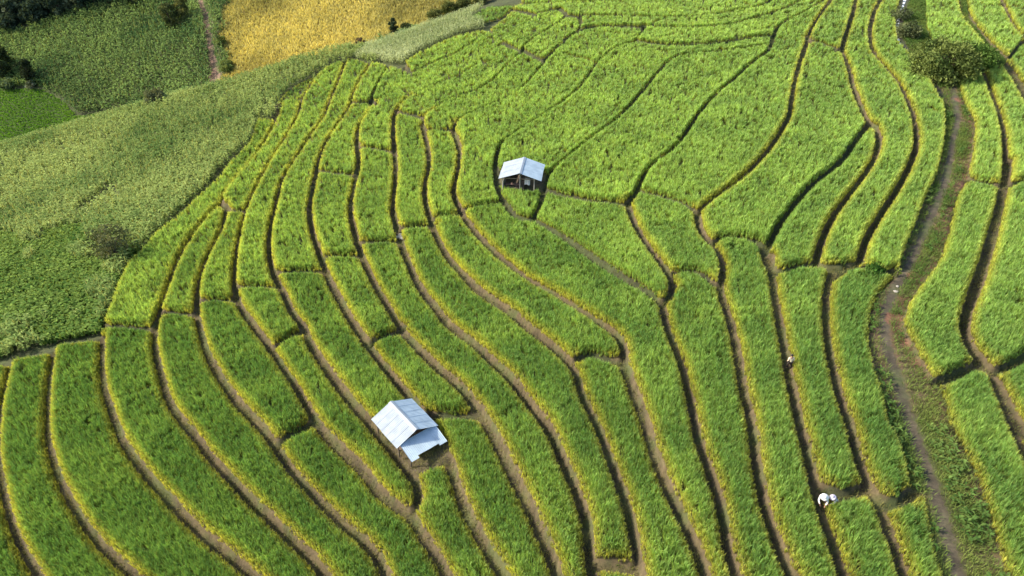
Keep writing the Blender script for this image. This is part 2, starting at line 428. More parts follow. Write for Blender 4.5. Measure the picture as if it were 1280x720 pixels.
# ------------------------------------------------------------------ mesh helpers
def mesh_np(name, V, faces, mat_, parent=None, col=None, smooth=False):
    """faces: (N, k) index array"""
    me = bpy.data.meshes.new(name)
    V = np.asarray(V, np.float32); faces = np.asarray(faces, np.int32); k = faces.shape[1]
    me.vertices.add(len(V)); me.vertices.foreach_set('co', V.ravel())
    me.loops.add(faces.size); me.loops.foreach_set('vertex_index', faces.ravel())
    me.polygons.add(len(faces)); me.polygons.foreach_set('loop_start', np.arange(0, faces.size, k, dtype=np.int32))
    if smooth: me.polygons.foreach_set('use_smooth', np.ones(len(faces), bool))
    if col is not None:
        a = me.color_attributes.new('col', 'FLOAT_COLOR', 'POINT')
        c = np.ones((len(V), 4), np.float32); c[:, :3] = np.clip(col, 0, 1); a.data.foreach_set('color', c.ravel())
    me.update(); me.validate()
    me.materials.append(mat_)
    o = bpy.data.objects.new(name, me); COL.objects.link(o)
    if parent: o.parent = parent
    return o

def bm_obj(name, bm, mat_, parent=None, smooth=False):
    me = bpy.data.meshes.new(name); bmesh.ops.recalc_face_normals(bm, faces=bm.faces); bm.to_mesh(me); bm.free(); me.materials.append(mat_)
    if smooth:
        for p in me.polygons: p.use_smooth = True
    o = bpy.data.objects.new(name, me); COL.objects.link(o)
    if parent: o.parent = parent
    return o

def tag(o, label=None, cat=None, group=None, kind=None):
    if label: o['label'] = label
    if cat: o['category'] = cat
    if group: o['group'] = group
    if kind: o['kind'] = kind
    return o

def empty(name, loc, rz=0):
    o = bpy.data.objects.new(name, None); COL.objects.link(o); o.location = loc; o.rotation_euler = (0, 0, rz)
    o.empty_display_size = 0.3
    return o

def box(bm, c, s, rz=0, rx=0, ry=0, bevel=0.0):
    M = Matrix.Translation(c) @ Matrix.Rotation(rz, 4, 'Z') @ Matrix.Rotation(ry, 4, 'Y') @ Matrix.Rotation(rx, 4, 'X') @ Matrix.Diagonal((*s, 1))
    r = bmesh.ops.create_cube(bm, size=1, matrix=M)
    if bevel:
        es = list({e for v in r['verts'] for e in v.link_edges})
        bmesh.ops.bevel(bm, geom=es, offset=bevel, segments=1, affect='EDGES')

def tube(bm, pts, rad, n=7):
    pts = [Vector(p) for p in pts]; rings = []
    for i, p in enumerate(pts):
        d = (pts[min(i + 1, len(pts) - 1)] - pts[max(i - 1, 0)]).normalized()
        u = d.orthogonal().normalized(); v = d.cross(u)
        r = rad[i] if isinstance(rad, (list, tuple)) else rad
        rings.append([bm.verts.new(p + (u * math.cos(a) + v * math.sin(a)) * r) for a in [2 * math.pi * k / n for k in range(n)]])
    for a, b in zip(rings[:-1], rings[1:]):
        for k in range(n):
            bm.faces.new((a[k], a[(k + 1) % n], b[(k + 1) % n], b[k]))
    bm.faces.new(rings[0][::-1]); bm.faces.new(rings[-1])

def blades(root, ang, h, out, w, c0, c1, c2, droop=0.0, mo=0.38, mh=0.66):
    """one folded lance shaped quad per blade: returns vertices, faces, colours"""
    N = len(root)
    ox = np.cos(ang); oy = np.sin(ang)
    z = np.zeros(N)
    side = np.stack([-oy, ox, z], 1) * (w * 0.5)[:, None]
    dirv = np.stack([ox, oy, z], 1)
    mid = root + dirv * (out * mo)[:, None]; mid[:, 2] += h * mh
    tip = root + dirv * out[:, None]; tip[:, 2] += h * (1 - droop)
    V = np.empty((N, 4, 3)); V[:, 0] = root; V[:, 1] = mid + side; V[:, 2] = tip; V[:, 3] = mid - side
    C = np.empty((N, 4, 3)); C[:, 0] = c0; C[:, 1] = c1; C[:, 2] = c2; C[:, 3] = c1
    return V.reshape(-1, 3), np.arange(N * 4).reshape(N, 4), C.reshape(-1, 3)

# ------------------------------------------------------------------ terraces
XX, YY, Z0, PX, PY, DEP, DOM, DIST, LAB, NLAB, WIDE = build_raster()
CNT = np.bincount(LAB.ravel(), minlength=NLAB + 1)
small = CNT * RES * RES < 8
LAB[small[LAB]] = 0
# each plot is levelled: its height spreads over the plot, not across its banks
ZL = Z0.copy()
inpl = LAB > 0
same = []
for sh, ax in ((1, 0), (-1, 0), (1, 1), (-1, 1)):
    same.append((sh, ax, (np.roll(LAB, sh, ax) == LAB) & inpl))
for _ in range(170):
    acc = ZL.copy(); n = np.ones_like(ZL)
    for sh, ax, m in same:
        r = np.roll(ZL, sh, ax)
        acc += np.where(m, r, 0); n += m
    ZL = acc / n
_yc = np.bincount(LAB.ravel(), YY.ravel(), NLAB + 1) / np.maximum(1, np.bincount(LAB.ravel(), minlength=NLAB + 1))
ZL = ZL - np.clip(0.035 * (YY - _yc[LAB]), -0.22, 0.22) * inpl
ZL = np.where(inpl, ZL, np.where(DOM > 0, Z0 - 0.10 - 0.22 * np.clip(-DIST / 0.35, 0, 1), Z0))
NZ = vnoise(XX * 1.3, YY * 1.3)
NZ2 = vnoise(XX * 0.21 + 40, YY * 0.21 + 7)

def sample(A, x, y):
    fx = np.clip((x - GX[0]) / RES, 0, len(GX) - 1.01); fy = np.clip((y - GY[0]) / RES, 0, len(GY) - 1.01)
    i = fx.astype(int); j = fy.astype(int); fx = fx - i; fy = fy - j
    return (A[j, i] * (1 - fx) + A[j, i + 1] * fx) * (1 - fy) + (A[j + 1, i] * (1 - fx) + A[j + 1, i + 1] * fx) * fy
def nearest(A, x, y):
    i = np.clip(np.round((x - GX[0]) / RES).astype(int), 0, len(GX) - 1); j = np.clip(np.round((y - GY[0]) / RES).astype(int), 0, len(GY) - 1)
    return A[j, i]
def in_core(x, y):
    return (x > GX[0] + 1) & (x < GX[-1] - 1) & (y > GY[0] + 1) & (y < GY[-1] - 1)
def ground(x, y):
    x = np.atleast_1d(np.asarray(x, float)); y = np.atleast_1d(np.asarray(y, float))
    return np.where(in_core(x, y), sample(ZL, x, y), h_base(x, y))
def gz(x, y): return float(ground(x, y)[0])

# pixel regions of the other ground
VALLEY = [(-260,112),(52,112),(78,126),(96,146),(168,137),(172,150),(100,180),(-260,250)]
GOLD = [(268,-60),(284,-5),(276,40),(280,62),(288,84),(268,118),(300,118),(420,72),(452,66),(500,52),(560,26),(640,-12),(700,-60)]
TRACK = [(236,-60),(241,0),(251,14),(256,35),(260,62),(264,92),(265,118),(272,112),(276,98),(270,74),(265,45),(262,25),(254,4),(250,-60)]
BELT = [(440,78),(462,60),(478,57),(498,48),(520,40),(560,22),(596,6),(606,10),(588,24),(604,32),(606,38),(572,45),(540,60),(520,70),(504,82),(486,82),(466,76)]
BEAN = [(-300,330),(0,318),(60,300),(118,312),(150,358),(140,385),(133,404),(128,420),(70,430),(12,450),(-140,470),(-300,520)]
GAP = [(96,268),(125,247),(148,231),(152,238),(128,256),(103,273)]
FOREST = [(-400,60),(0,46),(60,30),(132,6),(175,-12),(250,-60),(-400,-120)]

def build_ground():
    def axis(core, lo, hi):
        a = [core[0]]; d = RES
        while a[-1] > lo: d = min(d * 1.12, 60); a.append(a[-1] - min(d, 1.5) if a[-1] > lo * 0.42 - 60 and False else a[-1] - d)
        b = [core[-1]]; d = RES
        while b[-1] < hi: d = min(d * 1.12, 60); b.append(b[-1] + d)
        return np.concatenate([np.array(a[1:])[::-1], core, np.array(b[1:])])
    def fine(a, lo, hi, step):
        # keep the far side of the valley fine enough
        out = [a[0]]
        for q in a[1:]:
            n = 1
            if out[-1] >= lo and q <= hi: n = max(1, int(math.ceil((q - out[-1]) / step)))
            p = out[-1]
            out += [p + (q - p) * k / n for k in range(1, n + 1)]
        return np.array(out)
    xs = fine(axis(GX, -1500, 1500), -230, 160, 1.6); ys = fine(axis(GY, -900, 2200), -20, 330, 1.6)
    X, Y = np.meshgrid(xs, ys)
    Z = h_base(X, Y)
    i0 = int(np.searchsorted(xs, GX[0])); j0 = int(np.searchsorted(ys, GY[0]))
    core = (slice(j0, j0 + len(GY)), slice(i0, i0 + len(GX)))
    Z[core] = ZL
    px, py, dep = project(np.stack([X, Y, Z], -1))
    sd = brow_sd(X, Y)[0]
    C = np.empty(X.shape + (3,)); C[:] = (0.055, 0.065, 0.022)
    far = sd > 2
    C[far & in_poly(GOLD, px, py)] = (0.20, 0.14, 0.035)
    tr = far & in_poly(TRACK, px, py); C[tr] = (0.23, 0.145, 0.105)
    C[far & in_poly(VALLEY, px, py)] = (0.05, 0.08, 0.015)
    C[far & in_poly(FOREST, px, py)] = (0.04, 0.045, 0.02)
    # inside the core
    c = C[core]
    pxc, pyc = PX, PY
    path = (DOM > 0) & (LAB == 0)
    n = np.clip((NZ - 0.25) * 1.6, 0, 1)[..., None]
    c[path] = (np.array([0.050, 0.040, 0.020]) * (1 - n) + np.array([0.105, 0.086, 0.040]) * n)[path]
    thin = path & (WIDE > 0.15); c[thin] = (0.050, 0.055, 0.022)
    c[inpl] = (0.045, 0.045, 0.018)
    edge = inpl & (DIST < 0.3)
    c[edge] = np.where((WIDE < 0.6)[..., None], np.array([0.11, 0.082, 0.042]), np.array([0.04, 0.042, 0.018]))[edge]
    gully = (DOM == 0) & (pxc > 900) & (XX > 20)
    sc = np.clip((NZ2 - 0.38) * 4, 0, 1)[..., None]
    gc = np.array([0.13, 0.085, 0.050]) * (1 - sc) + np.array([0.08, 0.095, 0.03]) * sc
    c[gully] = gc[gully]
    tw = np.full(XX.shape, 9.0)
    for pts in ([(1190,178),(1185,215),(1168,262),(1150,300),(1135,335),(1112,372),(1104,400),(1108,435),(1120,467),(1130,505),(1143,545),(1158,585),(1172,625),(1183,665),(1192,700),(1210,770)], [(1188,100),(1194,125),(1197,150),(1190,178)]):
        w = hit(h_fast, *np.array(smooth_px(pts)).T)
        seg_dist(tw, w[:, :2], 0.0)
    m = gully & (tw < 0.42); c[m] = (np.array([0.085, 0.070, 0.046]) * (0.7 + 0.6 * n))[m]
    rb = np.full(XX.shape, 9.0)
    w = hit(h_fast, *np.array(RIGHT[8:25], float).T)
    seg_dist(rb, w[:, :2], 0.0)
    m = gully & (rb < 1.0 * (0.5 + NZ)); c[m] = (np.array([0.150, 0.072, 0.046]) * (0.7 + 0.6 * n))[m]
    tch = np.full(XX.shape, 9.0)
    w = hit(h_fast, *np.array(smooth_px(STREAM)).T)
    seg_dist(tch, w[:, :2], 0.0)
    m = gully & (tch < 1.1); c[m] = (0.04, 0.036, 0.03)
    C[core] = c
    clearm = in_poly(HUT_CLEAR, PX, PY) | in_poly(HUT2_CLEAR, PX, PY)
    C[core][clearm] = (0.10, 0.08, 0.048)
    nx, ny = len(xs), len(ys)
    idx = np.arange(nx * ny).reshape(ny, nx)
    f = np.stack([idx[:-1, :-1], idx[:-1, 1:], idx[1:, 1:], idx[1:, :-1]], -1).reshape(-1, 4)
    o = mesh_np('terrain', np.stack([X, Y, Z], -1).reshape(-1, 3), f, M_GROUND, col=C.reshape(-1, 3), smooth=True)
    tag(o, kind='structure')
    return tw, tch, rb
STREAM = [(1137,-22),(1130,4),(1124,22),(1120,36),(1121,48),(1126,58),(1135,70),(1146,84),(1160,102),(1172,120)]
TRAIL_D, STREAM_D, BANK_D = build_ground()

# ------------------------------------------------------------------ rice plots
G_R = 'rice plots of the terraced slope'
PLOTS = [   # pixel inside the plot, label, tint (yellow + / deep green -), height
 (12,672,'rice strip cut by the photo corner, lowest and outermost on the slope', -0.42, .85),
 (52,602,'outermost whole rice strip, its square head below the bean vines, second from the photo corner', -0.38, .85),
 (146,596,'broad dark green rice strip curving from the bean vines, third from the outer corner', -0.38, .85),
 (232,572,'long curved rice strip starting below the bright outermost strip beside the maize', -0.32, .85),
 (312,560,'long rice strip curving down, fifth strip in from the outer corner', -0.30, .85),
 (214,310,'bright outermost rice strip running along the edge of the maize slope', .1, .9),
 (240,332,'narrow tapering rice strip next to the bright outermost strip by the maize', 0, .85),
 (278,326,'short narrow rice strip, third in from the maize edge, under a brown earth notch', 0, .85),
 (316,460,'medium rice strip with rounded lower end, above the strip that starts beside it', -0.26, .85),
 (452,628,'rice strip running to the bottom edge, directly below the hut clearing path', -0.28, .85),
 (336,390,'short blocky rice plot above the strip that ends below the lower hut', -.1, .85),
 (426,522,'narrow rice strip passing just outside the lower hut and ending below it', -.15, .85),
 (328,198,'slim rice strip below the young seedling patch, second from the upper maize edge', .15, .85),
 (372,112,'patch of short young rice in the shade of the dark maize edge', -.1, .38),
 (350,226,'very long curving rice strip whose rounded tip touches the dark maize edge', .15, .85),
 (384,232,'long curving rice strip with tapered tip, just inside the strip touching the dark maize', .15, .85),
 (434,438,'rice strip leading straight down to the uphill corner of the lower hut', -.1, .85),
 (564,662,'rice strip starting under the lower hut and running off the bottom edge', -.15, .85),
 (462,104,'small rice plot with cut lower end beside the pale grass corner', .2, .85),
 (486,102,'small tapering rice plot touching the pale tall grass belt', .2, .85),
 (430,178,'blocky rice plot between two brown drains, below the small plot by the pale grass', .15, .85),
 (416,268,'rice plot with square ends, bulging outward between two brown drains', .05, .85),
 (450,370,'short rice plot with a notched foot, midway up the slope', -.05, .85),
 (526,470,'short dark rice plot just uphill of the lower hut', -.1, .85),
 (616,620,'rice strip starting beside the lower hut roof and running to the bottom edge', -.12, .85),
 (554,64,'short bright rice strip bordering the pale tall grass belt', .3, .85),
 (542,100,'long S-shaped rice strip from the ridge top, bending down to a cut end', .25, .85),
 (468,246,'rice plot with rounded head and cut foot beside the stony drain', .05, .85),
 (610,504,'long rice strip starting below the stony drain and running to the bottom edge', -.08, .85),
 (576,104,'slanting rice strip on the upper slope with a squared lower end', .25, .85),
 (514,214,'upright rice plot between two drains, under the slanting squared strip', .08, .85),
 (662,478,'long rice strip sweeping past the lower hut to a square cut foot', -.05, .85),
 (770,716,'tiny piece of rice strip below the square cut foot at the bottom edge', -.05, .85),
 (606,118,'slanting rice strip that narrows toward its lower end above a small upright plot', .25, .85),
 (552,216,'small upright rice plot, one column from the plot beside the upper hut', .08, .85),
 (656,368,'broad rice strip ending in a blunt rounded foot at mid slope', 0, .85),
 (798,588,'rice strip that begins under the blunt rounded foot and runs to the bottom', 0, .85),
 (666,36,'small bright rice plot near the ridge top, between two slanting lines', .35, .85),
 (690,48,'small bright rice plot near the ridge top with a dark notch at its head', .35, .85),
 (660,136,'wide rice plot reaching down beside the upper hut from the ridge', .25, .85),
 (730,146,'wide slanting rice plot directly behind the upper hut', .25, .85),
 (784,440,'longest rice strip, from the upper hut diagonally across and down to the bottom', 0, .85),
 (655,250,'little rice block directly in front of the upper hut posts', .05, .85),
 (812,158,'wide slanting rice plot ending above the wedge plot beside the upper hut', .22, .85),
 (758,296,'wedge shaped rice plot narrowing to a point, below the wide slanting plots', .12, .85),
 (918,154,'widest slanting rice plot in the middle of the upper slope', .18, .85),
 (844,294,'five-sided rice plot at the foot of the widest slanting plot', .08, .85),
 (902,516,'rice strip below the five-sided plot, two paths from the lone walker', 0, .85),
 (992,188,'large rice plot with pointed side, narrowing uphill to a brown notch', .15, .85),
 (966,510,'rice strip beside the path on which the lone worker walks', .02, .85),
 (1024,258,'spindle-shaped rice plot tapering uphill beside the large pointed plot', .1, .85),
 (1042,28,'narrow rice plot at the ridge end of the brown forked path', .1, .85),
 (1102,184,'long winding rice strip from the ridge along the brown forked path', .15, .85),
 (1150,178,'long winding rice strip that borders the gully and the stream', .12, .85),
 (1020,468,'rice strip between the lone walker path and a narrow grassy path', .02, .85),
 (1082,470,'dark lush rice strip bordering the gully trail, with rounded foot', -.12, .85),
 (1078,668,'short square rice plot just downhill of the two crouching workers', -.02, .85),
 (1148,668,'small rice plot between the short square plot and the gully trail', -.05, .85),
 (906,36,'thin curved rice band sweeping across the ridge, below the two upper bands', .32, .85),
 (860,24,'thin curved rice band on the ridge between two pale lines', .32, .85),
 (804,10,'topmost rice band across the ridge at the upper edge of the photo', .38, .85),
 (616,16,'small deep green rice patch behind the ridge beside the pale grass', -.15, .7),
 (1194,44,'bright rice plot behind the big olive bush', .3, .85),
 (1244,30,'rice strip with yellow edge at the upper corner, beyond the brown trail', .25, .85),
 (1270,16,'rice strip in the uppermost corner, beyond the yellow-edged strip', .25, .85),
 (1272,76,'small rice corner plot where the brown trail leaves the upper edge', .2, .85),
 (1228,162,'upright rice plot just below the big olive bush', .2, .85),
 (1264,144,'narrow rice strip across the drain from the plot below the big bush', .2, .85),
 (1188,354,'boot-shaped rice strip beside the weedy gully, pointed at its foot', .1, .85),
 (1254,362,'broad rice strip with pointed foot at the edge, across the curving trail', .1, .85),
 (1240,570,'rice strip running to the bottom corner along the weedy gully', .05, .85),
 (1270,478,'rice corner plot at the photo edge below the fork of trails', .05, .85),
]

# candidate rice hills on a jittered grid, thinned where the camera is far
def hills(step, x0, x1, y0, y1):
    gx = np.arange(x0, x1, step); gy = np.arange(y0, y1, step)
    X, Y = np.meshgrid(gx, gy)
    X = X + rng.uniform(-.42, .42, X.shape) * step; Y = Y + rng.uniform(-.42, .42, Y.shape) * step
    return X.ravel(), Y.ravel()

RSTEP = 0.19
hx, hy = hills(RSTEP, GX[0] + 1, GX[-1] - 1, GY[0] + 1, GY[-1] - 1)
hl = nearest(LAB, hx, hy); hd = sample(DIST, hx, hy)
k = (hl > 0) & (hd > np.where(nearest(WIDE, hx, hy) < 0.6, -0.02, -0.06) + np.clip(project(np.stack([hx, hy, hx * 0], -1))[2] / 50 - 1, 0, 2) * 0.07)
hx, hy, hl, hd = hx[k], hy[k], hl[k], hd[k]
hz = sample(ZL, hx, hy)
px_, py_, hdep = project(np.stack([hx, hy, hz], -1))
offscreen = (px_ < -60) | (px_ > 1340) | (py_ > 780) | (py_ < -40)
hs = np.clip(hdep * 0.0040, 0.21, 0.85)
hs = np.where(offscreen, hs * 1.5, hs)
keep = rng.random(len(hx)) < np.minimum(1, (RSTEP / hs) ** 2 * np.where(hd < 0.5, 2.4, 1.0))
hx, hy, hl, hd, hz, hs = [a[keep] for a in (hx, hy, hl, hd, hz, hs)]
order = np.argsort(hl, kind='stable'); hx, hy, hl, hd, hz, hs = [a[order] for a in (hx, hy, hl, hd, hz, hs)]
seed_of = {}
for q in PLOTS:
    w = hit(h_fast, [q[0]], [q[1]], LIFT)[0]
    l = int(nearest(LAB, np.array([w[0]]), np.array([w[1]]))[0])
    if l == 0:                                            # the clearing or a path: take the closest plot
        m = np.argmin((hx - w[0]) ** 2 + (hy - w[1]) ** 2); l = int(hl[m])
    if l in seed_of: print('SEED CLASH', q[:3], seed_of[l][:3])
    seed_of[l] = q
NB = 15
def rice_plot(lbl):
    m = slice(np.searchsorted(hl, lbl), np.searchsorted(hl, lbl + 1))
    x, y, z, d, s = hx[m], hy[m], hz[m], hd[m], hs[m]
    if len(x) < 4: return
    q = seed_of.get(lbl, (0, 0, 'outlying rice strip beyond the ones in view', .1, .85))
    tint, H = q[3] - 0.11 * float(np.clip((q[1] - 300) / 150, 0, 1)), q[4]
    n = len(x) * NB
    r = lambda a, b: rng.uniform(a, b, n)
    bx = np.repeat(x, NB); by = np.repeat(y, NB); bz = np.repeat(z, NB); bs = np.repeat(s, NB); bd = np.repeat(d, NB)
    g = bs / 0.2
    patch = vnoise(bx * 0.35 + 11, by * 0.35) - 0.5            # uneven growth over the plot
    patch2 = vnoise(bx * 1.4 + 5, by * 1.4) - 0.5
    wd = nearest(WIDE, bx, by) < 0.9
    ang = r(0, 2 * math.pi)
    hh = H * 1.42 * (0.92 + 0.20 * patch + 0.10 * patch2) * r(0.72, 1.06) * np.repeat(rng.uniform(.88, 1.10, len(x)), NB) * np.clip(0.38 + (bd + .02) * np.where(wd, 0.95, 1.6) * np.clip(g, 1, 2.2), 0, 1)
    out = r(0.06, 0.29) * (0.75 + 0.25 * g) * (H / .85)
    w = r(0.022, 0.038) * g ** 0.9
    out = out * np.clip(0.35 + bd * 1.3, 0.35, 1.0)
    root = np.stack([bx + r(-.05, .05) * g, by + r(-.05, .05) * g, bz - 0.03], 1)
    root[:, :2] += np.stack([np.cos(ang), np.sin(ang)], 1) * 0.04
    v = (r(0.80, 1.22) * np.repeat(rng.uniform(.72, 1.25, len(x)), NB))[:, None]
    yel = np.clip(0.40 + 0.85 * tint + 0.45 * patch + r(-.22, .22), 0, 1)[:, None]
    rim_light = (0.84 * np.clip(1.2 - bd / 0.50, 0, 1) * r(.15, 1) * wd)[:, None]  # sunlit yellow rim painted into the blade colour along plot edges
    deep = np.array([0.108, 0.232, 0.056]); lime = np.array([0.385, 0.545, 0.130]); sunlit_gold = np.array([0.66, 0.58, 0.10])
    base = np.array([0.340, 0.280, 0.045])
    c = ((deep * (1 - yel) + lime * yel) * (1 - rim_light) + sunlit_gold * rim_light) * v
    pan = (rng.random(n) < 0.07)[:, None]                      # young ears
    c2 = np.where(pan, np.array([0.40, 0.42, 0.12]), c * 1.35 + 0.03)
    c0 = base * v * 0.9 + c * 0.1
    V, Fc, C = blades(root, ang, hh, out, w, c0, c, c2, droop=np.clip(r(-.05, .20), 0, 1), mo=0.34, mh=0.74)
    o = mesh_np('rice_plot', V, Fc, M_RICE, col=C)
    tag(o, q[2], 'rice plot', G_R)
    return o
for lbl in np.unique(hl): rice_plot(int(lbl))
print('rice hills', len(hx), 'plots', len(np.unique(hl)))

# ------------------------------------------------------------------ scatter over pixel regions (fields that nobody could count)
def scatter(poly, step, far, x0, x1, y0, y1, extra=None):
    X, Y = hills(step, x0, x1, y0, y1)
    Zg = ground(X, Y)
    px, py, dep = project(np.stack([X, Y, Zg], -1))
    sd = brow_sd(X, Y)[0]
    m = in_poly(poly, px, py) & ((sd > 1.0) if far else (sd <= 2.5))
    if extra is not None: m &= extra(X, Y, px, py, sd)
    return X[m], Y[m], Zg[m], dep[m]

def leafy(name, x, y, z, nl, H, L, Wd, lo, hi, tassel=None, mat_=None, spread=1.0):
    """stalk crops: nl arching leaves per plant set along an upright stalk"""
    n = len(x) * nl
    r = lambda a, b: rng.uniform(a, b, n)
    P = np.repeat(np.stack([x, y, z], 1), nl, 0)
    Hp = np.repeat(H * rng.uniform(.75, 1.15, len(x)) * (0.85 + 0.4 * (vnoise(x * .16, y * .16))), nl)
    lev = np.tile(np.linspace(0.25, 0.86, nl), len(x)) + r(-.05, .05)
    ang = r(0, 2 * math.pi)
    root = P.copy(); root[:, 2] += Hp * lev
    h = L * r(0.25, 0.6); out = L * r(0.6, 1.0) * spread; w = Wd * r(.7, 1.25)
    t = np.clip(np.repeat(vnoise(x * .12 + 9, y * .12) * .8 + vnoise(x * .9, y * .9) * .4 - .1, nl) + r(-.3, .3), 0, 1)[:, None]
    c = (np.array(lo) * (1 - t) + np.array(hi) * t) * r(.8, 1.25)[:, None]
    V, Fc, C = blades(root, ang, h, out, w, c * .9, c, c * 1.1, droop=0.55)
    # stalk with its tassel
    m = len(x)
    a2 = rng.uniform(0, 2 * math.pi, m); Hs = H * rng.uniform(.8, 1.2, m)
    tc = np.array(tassel if tassel else hi)
    V2, F2, C2 = blades(np.stack([x, y, z - .05], 1), a2, Hs, 0.12 * Hs, np.full(m, Wd * .8), np.tile(np.array(lo) * .8, (m, 1)), np.tile(np.array(lo), (m, 1)), np.tile(tc, (m, 1)))
    V = np.concatenate([V, V2]); C = np.concatenate([C, C2]); Fc = np.concatenate([Fc, F2 + len(V) - len(V2)])
    return mesh_np(name, V, Fc, mat_ or M_LEAF, col=C)

# the maize slope in front of the brow
NEARLEFT = [(-300,520),(-140,470),(12,450),(68,430),(128,420),(140,385),(150,358),(163,330),(200,292),(250,245),(289,202),(314,180),(328,156),(346,148),(356,134),(372,122),(398,100),(428,82),(445,80),(466,84),(478,64),(500,46),(380,60),(270,90),(60,150),(-300,250)]
def bean(px, py):
    return in_poly(BEAN, px + (vnoise(px * .06, py * .09) - .5) * 90, py + (vnoise(px * .05 + 7, py * .08) - .5) * 90)
def not_rows(X, Y, px, py, sd):
    return ~bean(px, py) & ~in_poly(GAP, px, py) & ~in_poly(BELT, px, py) & (nearest(DIST, X, Y) < np.where(in_core(X, Y), -0.2, 9e9)) 
x, y, z, d = scatter(NEARLEFT, 0.50, False, -150, -14, 55, 185, not_rows)
k = rng.random(len(x)) < np.clip(85 / d, 0.3, 1) ** 1.2
tag(leafy('maize_crop', x[k], y[k], z[k], 9, 1.80, 0.80, 0.20, (0.080, 0.155, 0.042), (0.330, 0.410, 0.125), (0.48, 0.49, 0.20)),
    'pale green maize covering the slope outside the rice terraces', 'maize', kind='stuff')
print('maize', k.sum())
x, y, z, d = scatter(NEARLEFT, 0.40, False, -95, -25, 40, 95, lambda X, Y, px, py, sd: bean(px, py) & (py > 240) & (nearest(DIST, X, Y) < np.where(in_core(X, Y), -0.15, 9e9)))
tag(leafy('bean_vines', x, y, z, 8, 1.05, 0.52, 0.34, (0.055, 0.130, 0.028), (0.240, 0.335, 0.080), (0.22, 0.30, 0.08), spread=.9),
    'tangled broad-leaved bean vines at the lower corner of the maize slope', 'bean vines', kind='stuff')
# pale tall grass belt on the ridge
x, y, z, d = scatter(BELT, 0.42, False, -45, 5, 120, 190, lambda X, Y, px, py, sd: nearest(DIST, X, Y) < 0)
tag(leafy('tall_grass', x, y, z, 8, 1.7, 0.75, 0.10, (0.24, 0.31, 0.13), (0.56, 0.62, 0.33), (0.75, 0.75, 0.48)),
    'belt of pale whitish tall grass between golden field and rice', 'tall grass', kind='stuff')
# far hill maize
def gold_(px, py):
    return in_poly(GOLD, px + (vnoise(px * .12, py * .15) - .5) * 22, py + (vnoise(px * .1 + 9, py * .14) - .5) * 12)
FARALL = [(-700,-200),(700,-200),(700,60),(-700,300)]
def far_maize(X, Y, px, py, sd):
    return ~gold_(px, py) & ~in_poly(TRACK, px, py) & ~in_poly(VALLEY, px, py) & ~in_poly(FOREST, px, py)
x, y, z, d = scatter(FARALL, 0.78, True, -190, -20, 95, 275, far_maize)
k = (sd_ := brow_sd(x, y)[0]) > 3
tag(leafy('far_maize', x[k], y[k], z[k], 8, 2.3, 1.25, 0.28, (0.030, 0.088, 0.034), (0.240, 0.350, 0.105), (0.33, 0.38, 0.15)),
    'dark green maize on the far hillside beyond the valley', 'maize', kind='stuff')
print('far maize', len(x))

def grassy_field(name, x, y, z, nb, H, w, c0, c1, cb, out=(.15, .5), mat_=None, pf=0.08):
    n = len(x) * nb
    r = lambda a, b: rng.uniform(a, b, n)
    P = np.repeat(np.stack([x, y, z - .03], 1), nb, 0); P[:, :2] += rng.uniform(-.25, .25, (n, 2))
    t = np.clip(np.repeat(vnoise(x * pf + 3, y * pf) * .9 + vnoise(x * .6, y * .6) * .4 - .15, nb) + r(-.25, .25), 0, 1)[:, None]
    c = (np.array(c0) * (1 - t) + np.array(c1) * t) * r(.78, 1.25)[:, None]
    h = H * r(.7, 1.15) * (0.85 + .3 * np.repeat(vnoise(x * .5, y * .5), nb))
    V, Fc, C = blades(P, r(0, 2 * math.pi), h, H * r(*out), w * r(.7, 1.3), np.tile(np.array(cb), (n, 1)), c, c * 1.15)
    return mesh_np(name, V, Fc, mat_ or M_LEAF, col=C)

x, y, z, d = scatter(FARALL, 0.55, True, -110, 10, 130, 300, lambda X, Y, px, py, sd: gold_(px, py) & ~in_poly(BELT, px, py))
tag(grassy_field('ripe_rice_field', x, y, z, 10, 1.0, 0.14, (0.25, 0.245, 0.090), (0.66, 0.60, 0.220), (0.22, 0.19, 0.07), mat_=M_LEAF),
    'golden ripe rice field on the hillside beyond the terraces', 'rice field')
x, y, z, d = scatter(VALLEY, 0.42, True, -200, -60, 110, 240)
tag(grassy_field('valley_paddy', x, y, z, 9, 0.5, 0.11, (0.075, 0.210, 0.018), (0.135, 0.30, 0.030), (0.05, 0.09, 0.015), mat_=M_RICE),
    'smooth bright green paddy lying in the valley beyond the maize slope', 'rice paddy')

# ------------------------------------------------------------------ weeds, path grass
def weeds_region(X, Y):
    return (nearest(DOM, X, Y) == 0) & (X > 20) & (nearest(PX, X, Y) > 900) & (nearest(PX, X, Y) < 1330)
X, Y = hills(0.23, 18, 118, 18, 185)
m = weeds_region(X, Y); X, Y = X[m], Y[m]
dens = np.clip((vnoise(X * .21 + 40, Y * .21 + 7) - 0.15) * 2.8, 0.45, 1.0)
m = (rng.random(len(X)) < dens * np.clip(sample(BANK_D, X, Y) / 1.0, .45, 1)) & (sample(TRAIL_D, X, Y) > 0.45) & (sample(STREAM_D, X, Y) > 0.9)
X, Y = X[m], Y[m]; Zg = ground(X, Y)
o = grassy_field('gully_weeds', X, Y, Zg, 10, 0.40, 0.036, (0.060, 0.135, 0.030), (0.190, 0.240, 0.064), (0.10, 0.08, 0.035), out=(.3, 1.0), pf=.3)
tag(o, 'mixed green and straw weeds in the scrubby gully', 'weeds', kind='stuff')
X, Y = hills(0.55, 18, 118, 18, 185)
m = weeds_region(X, Y); X, Y = X[m], Y[m]
m = (vnoise(X * .33 + 3, Y * .33) > .46) & (sample(TRAIL_D, X, Y) > 0.7) & (sample(STREAM_D, X, Y) > 0.9) & (sample(BANK_D, X, Y) > .8)
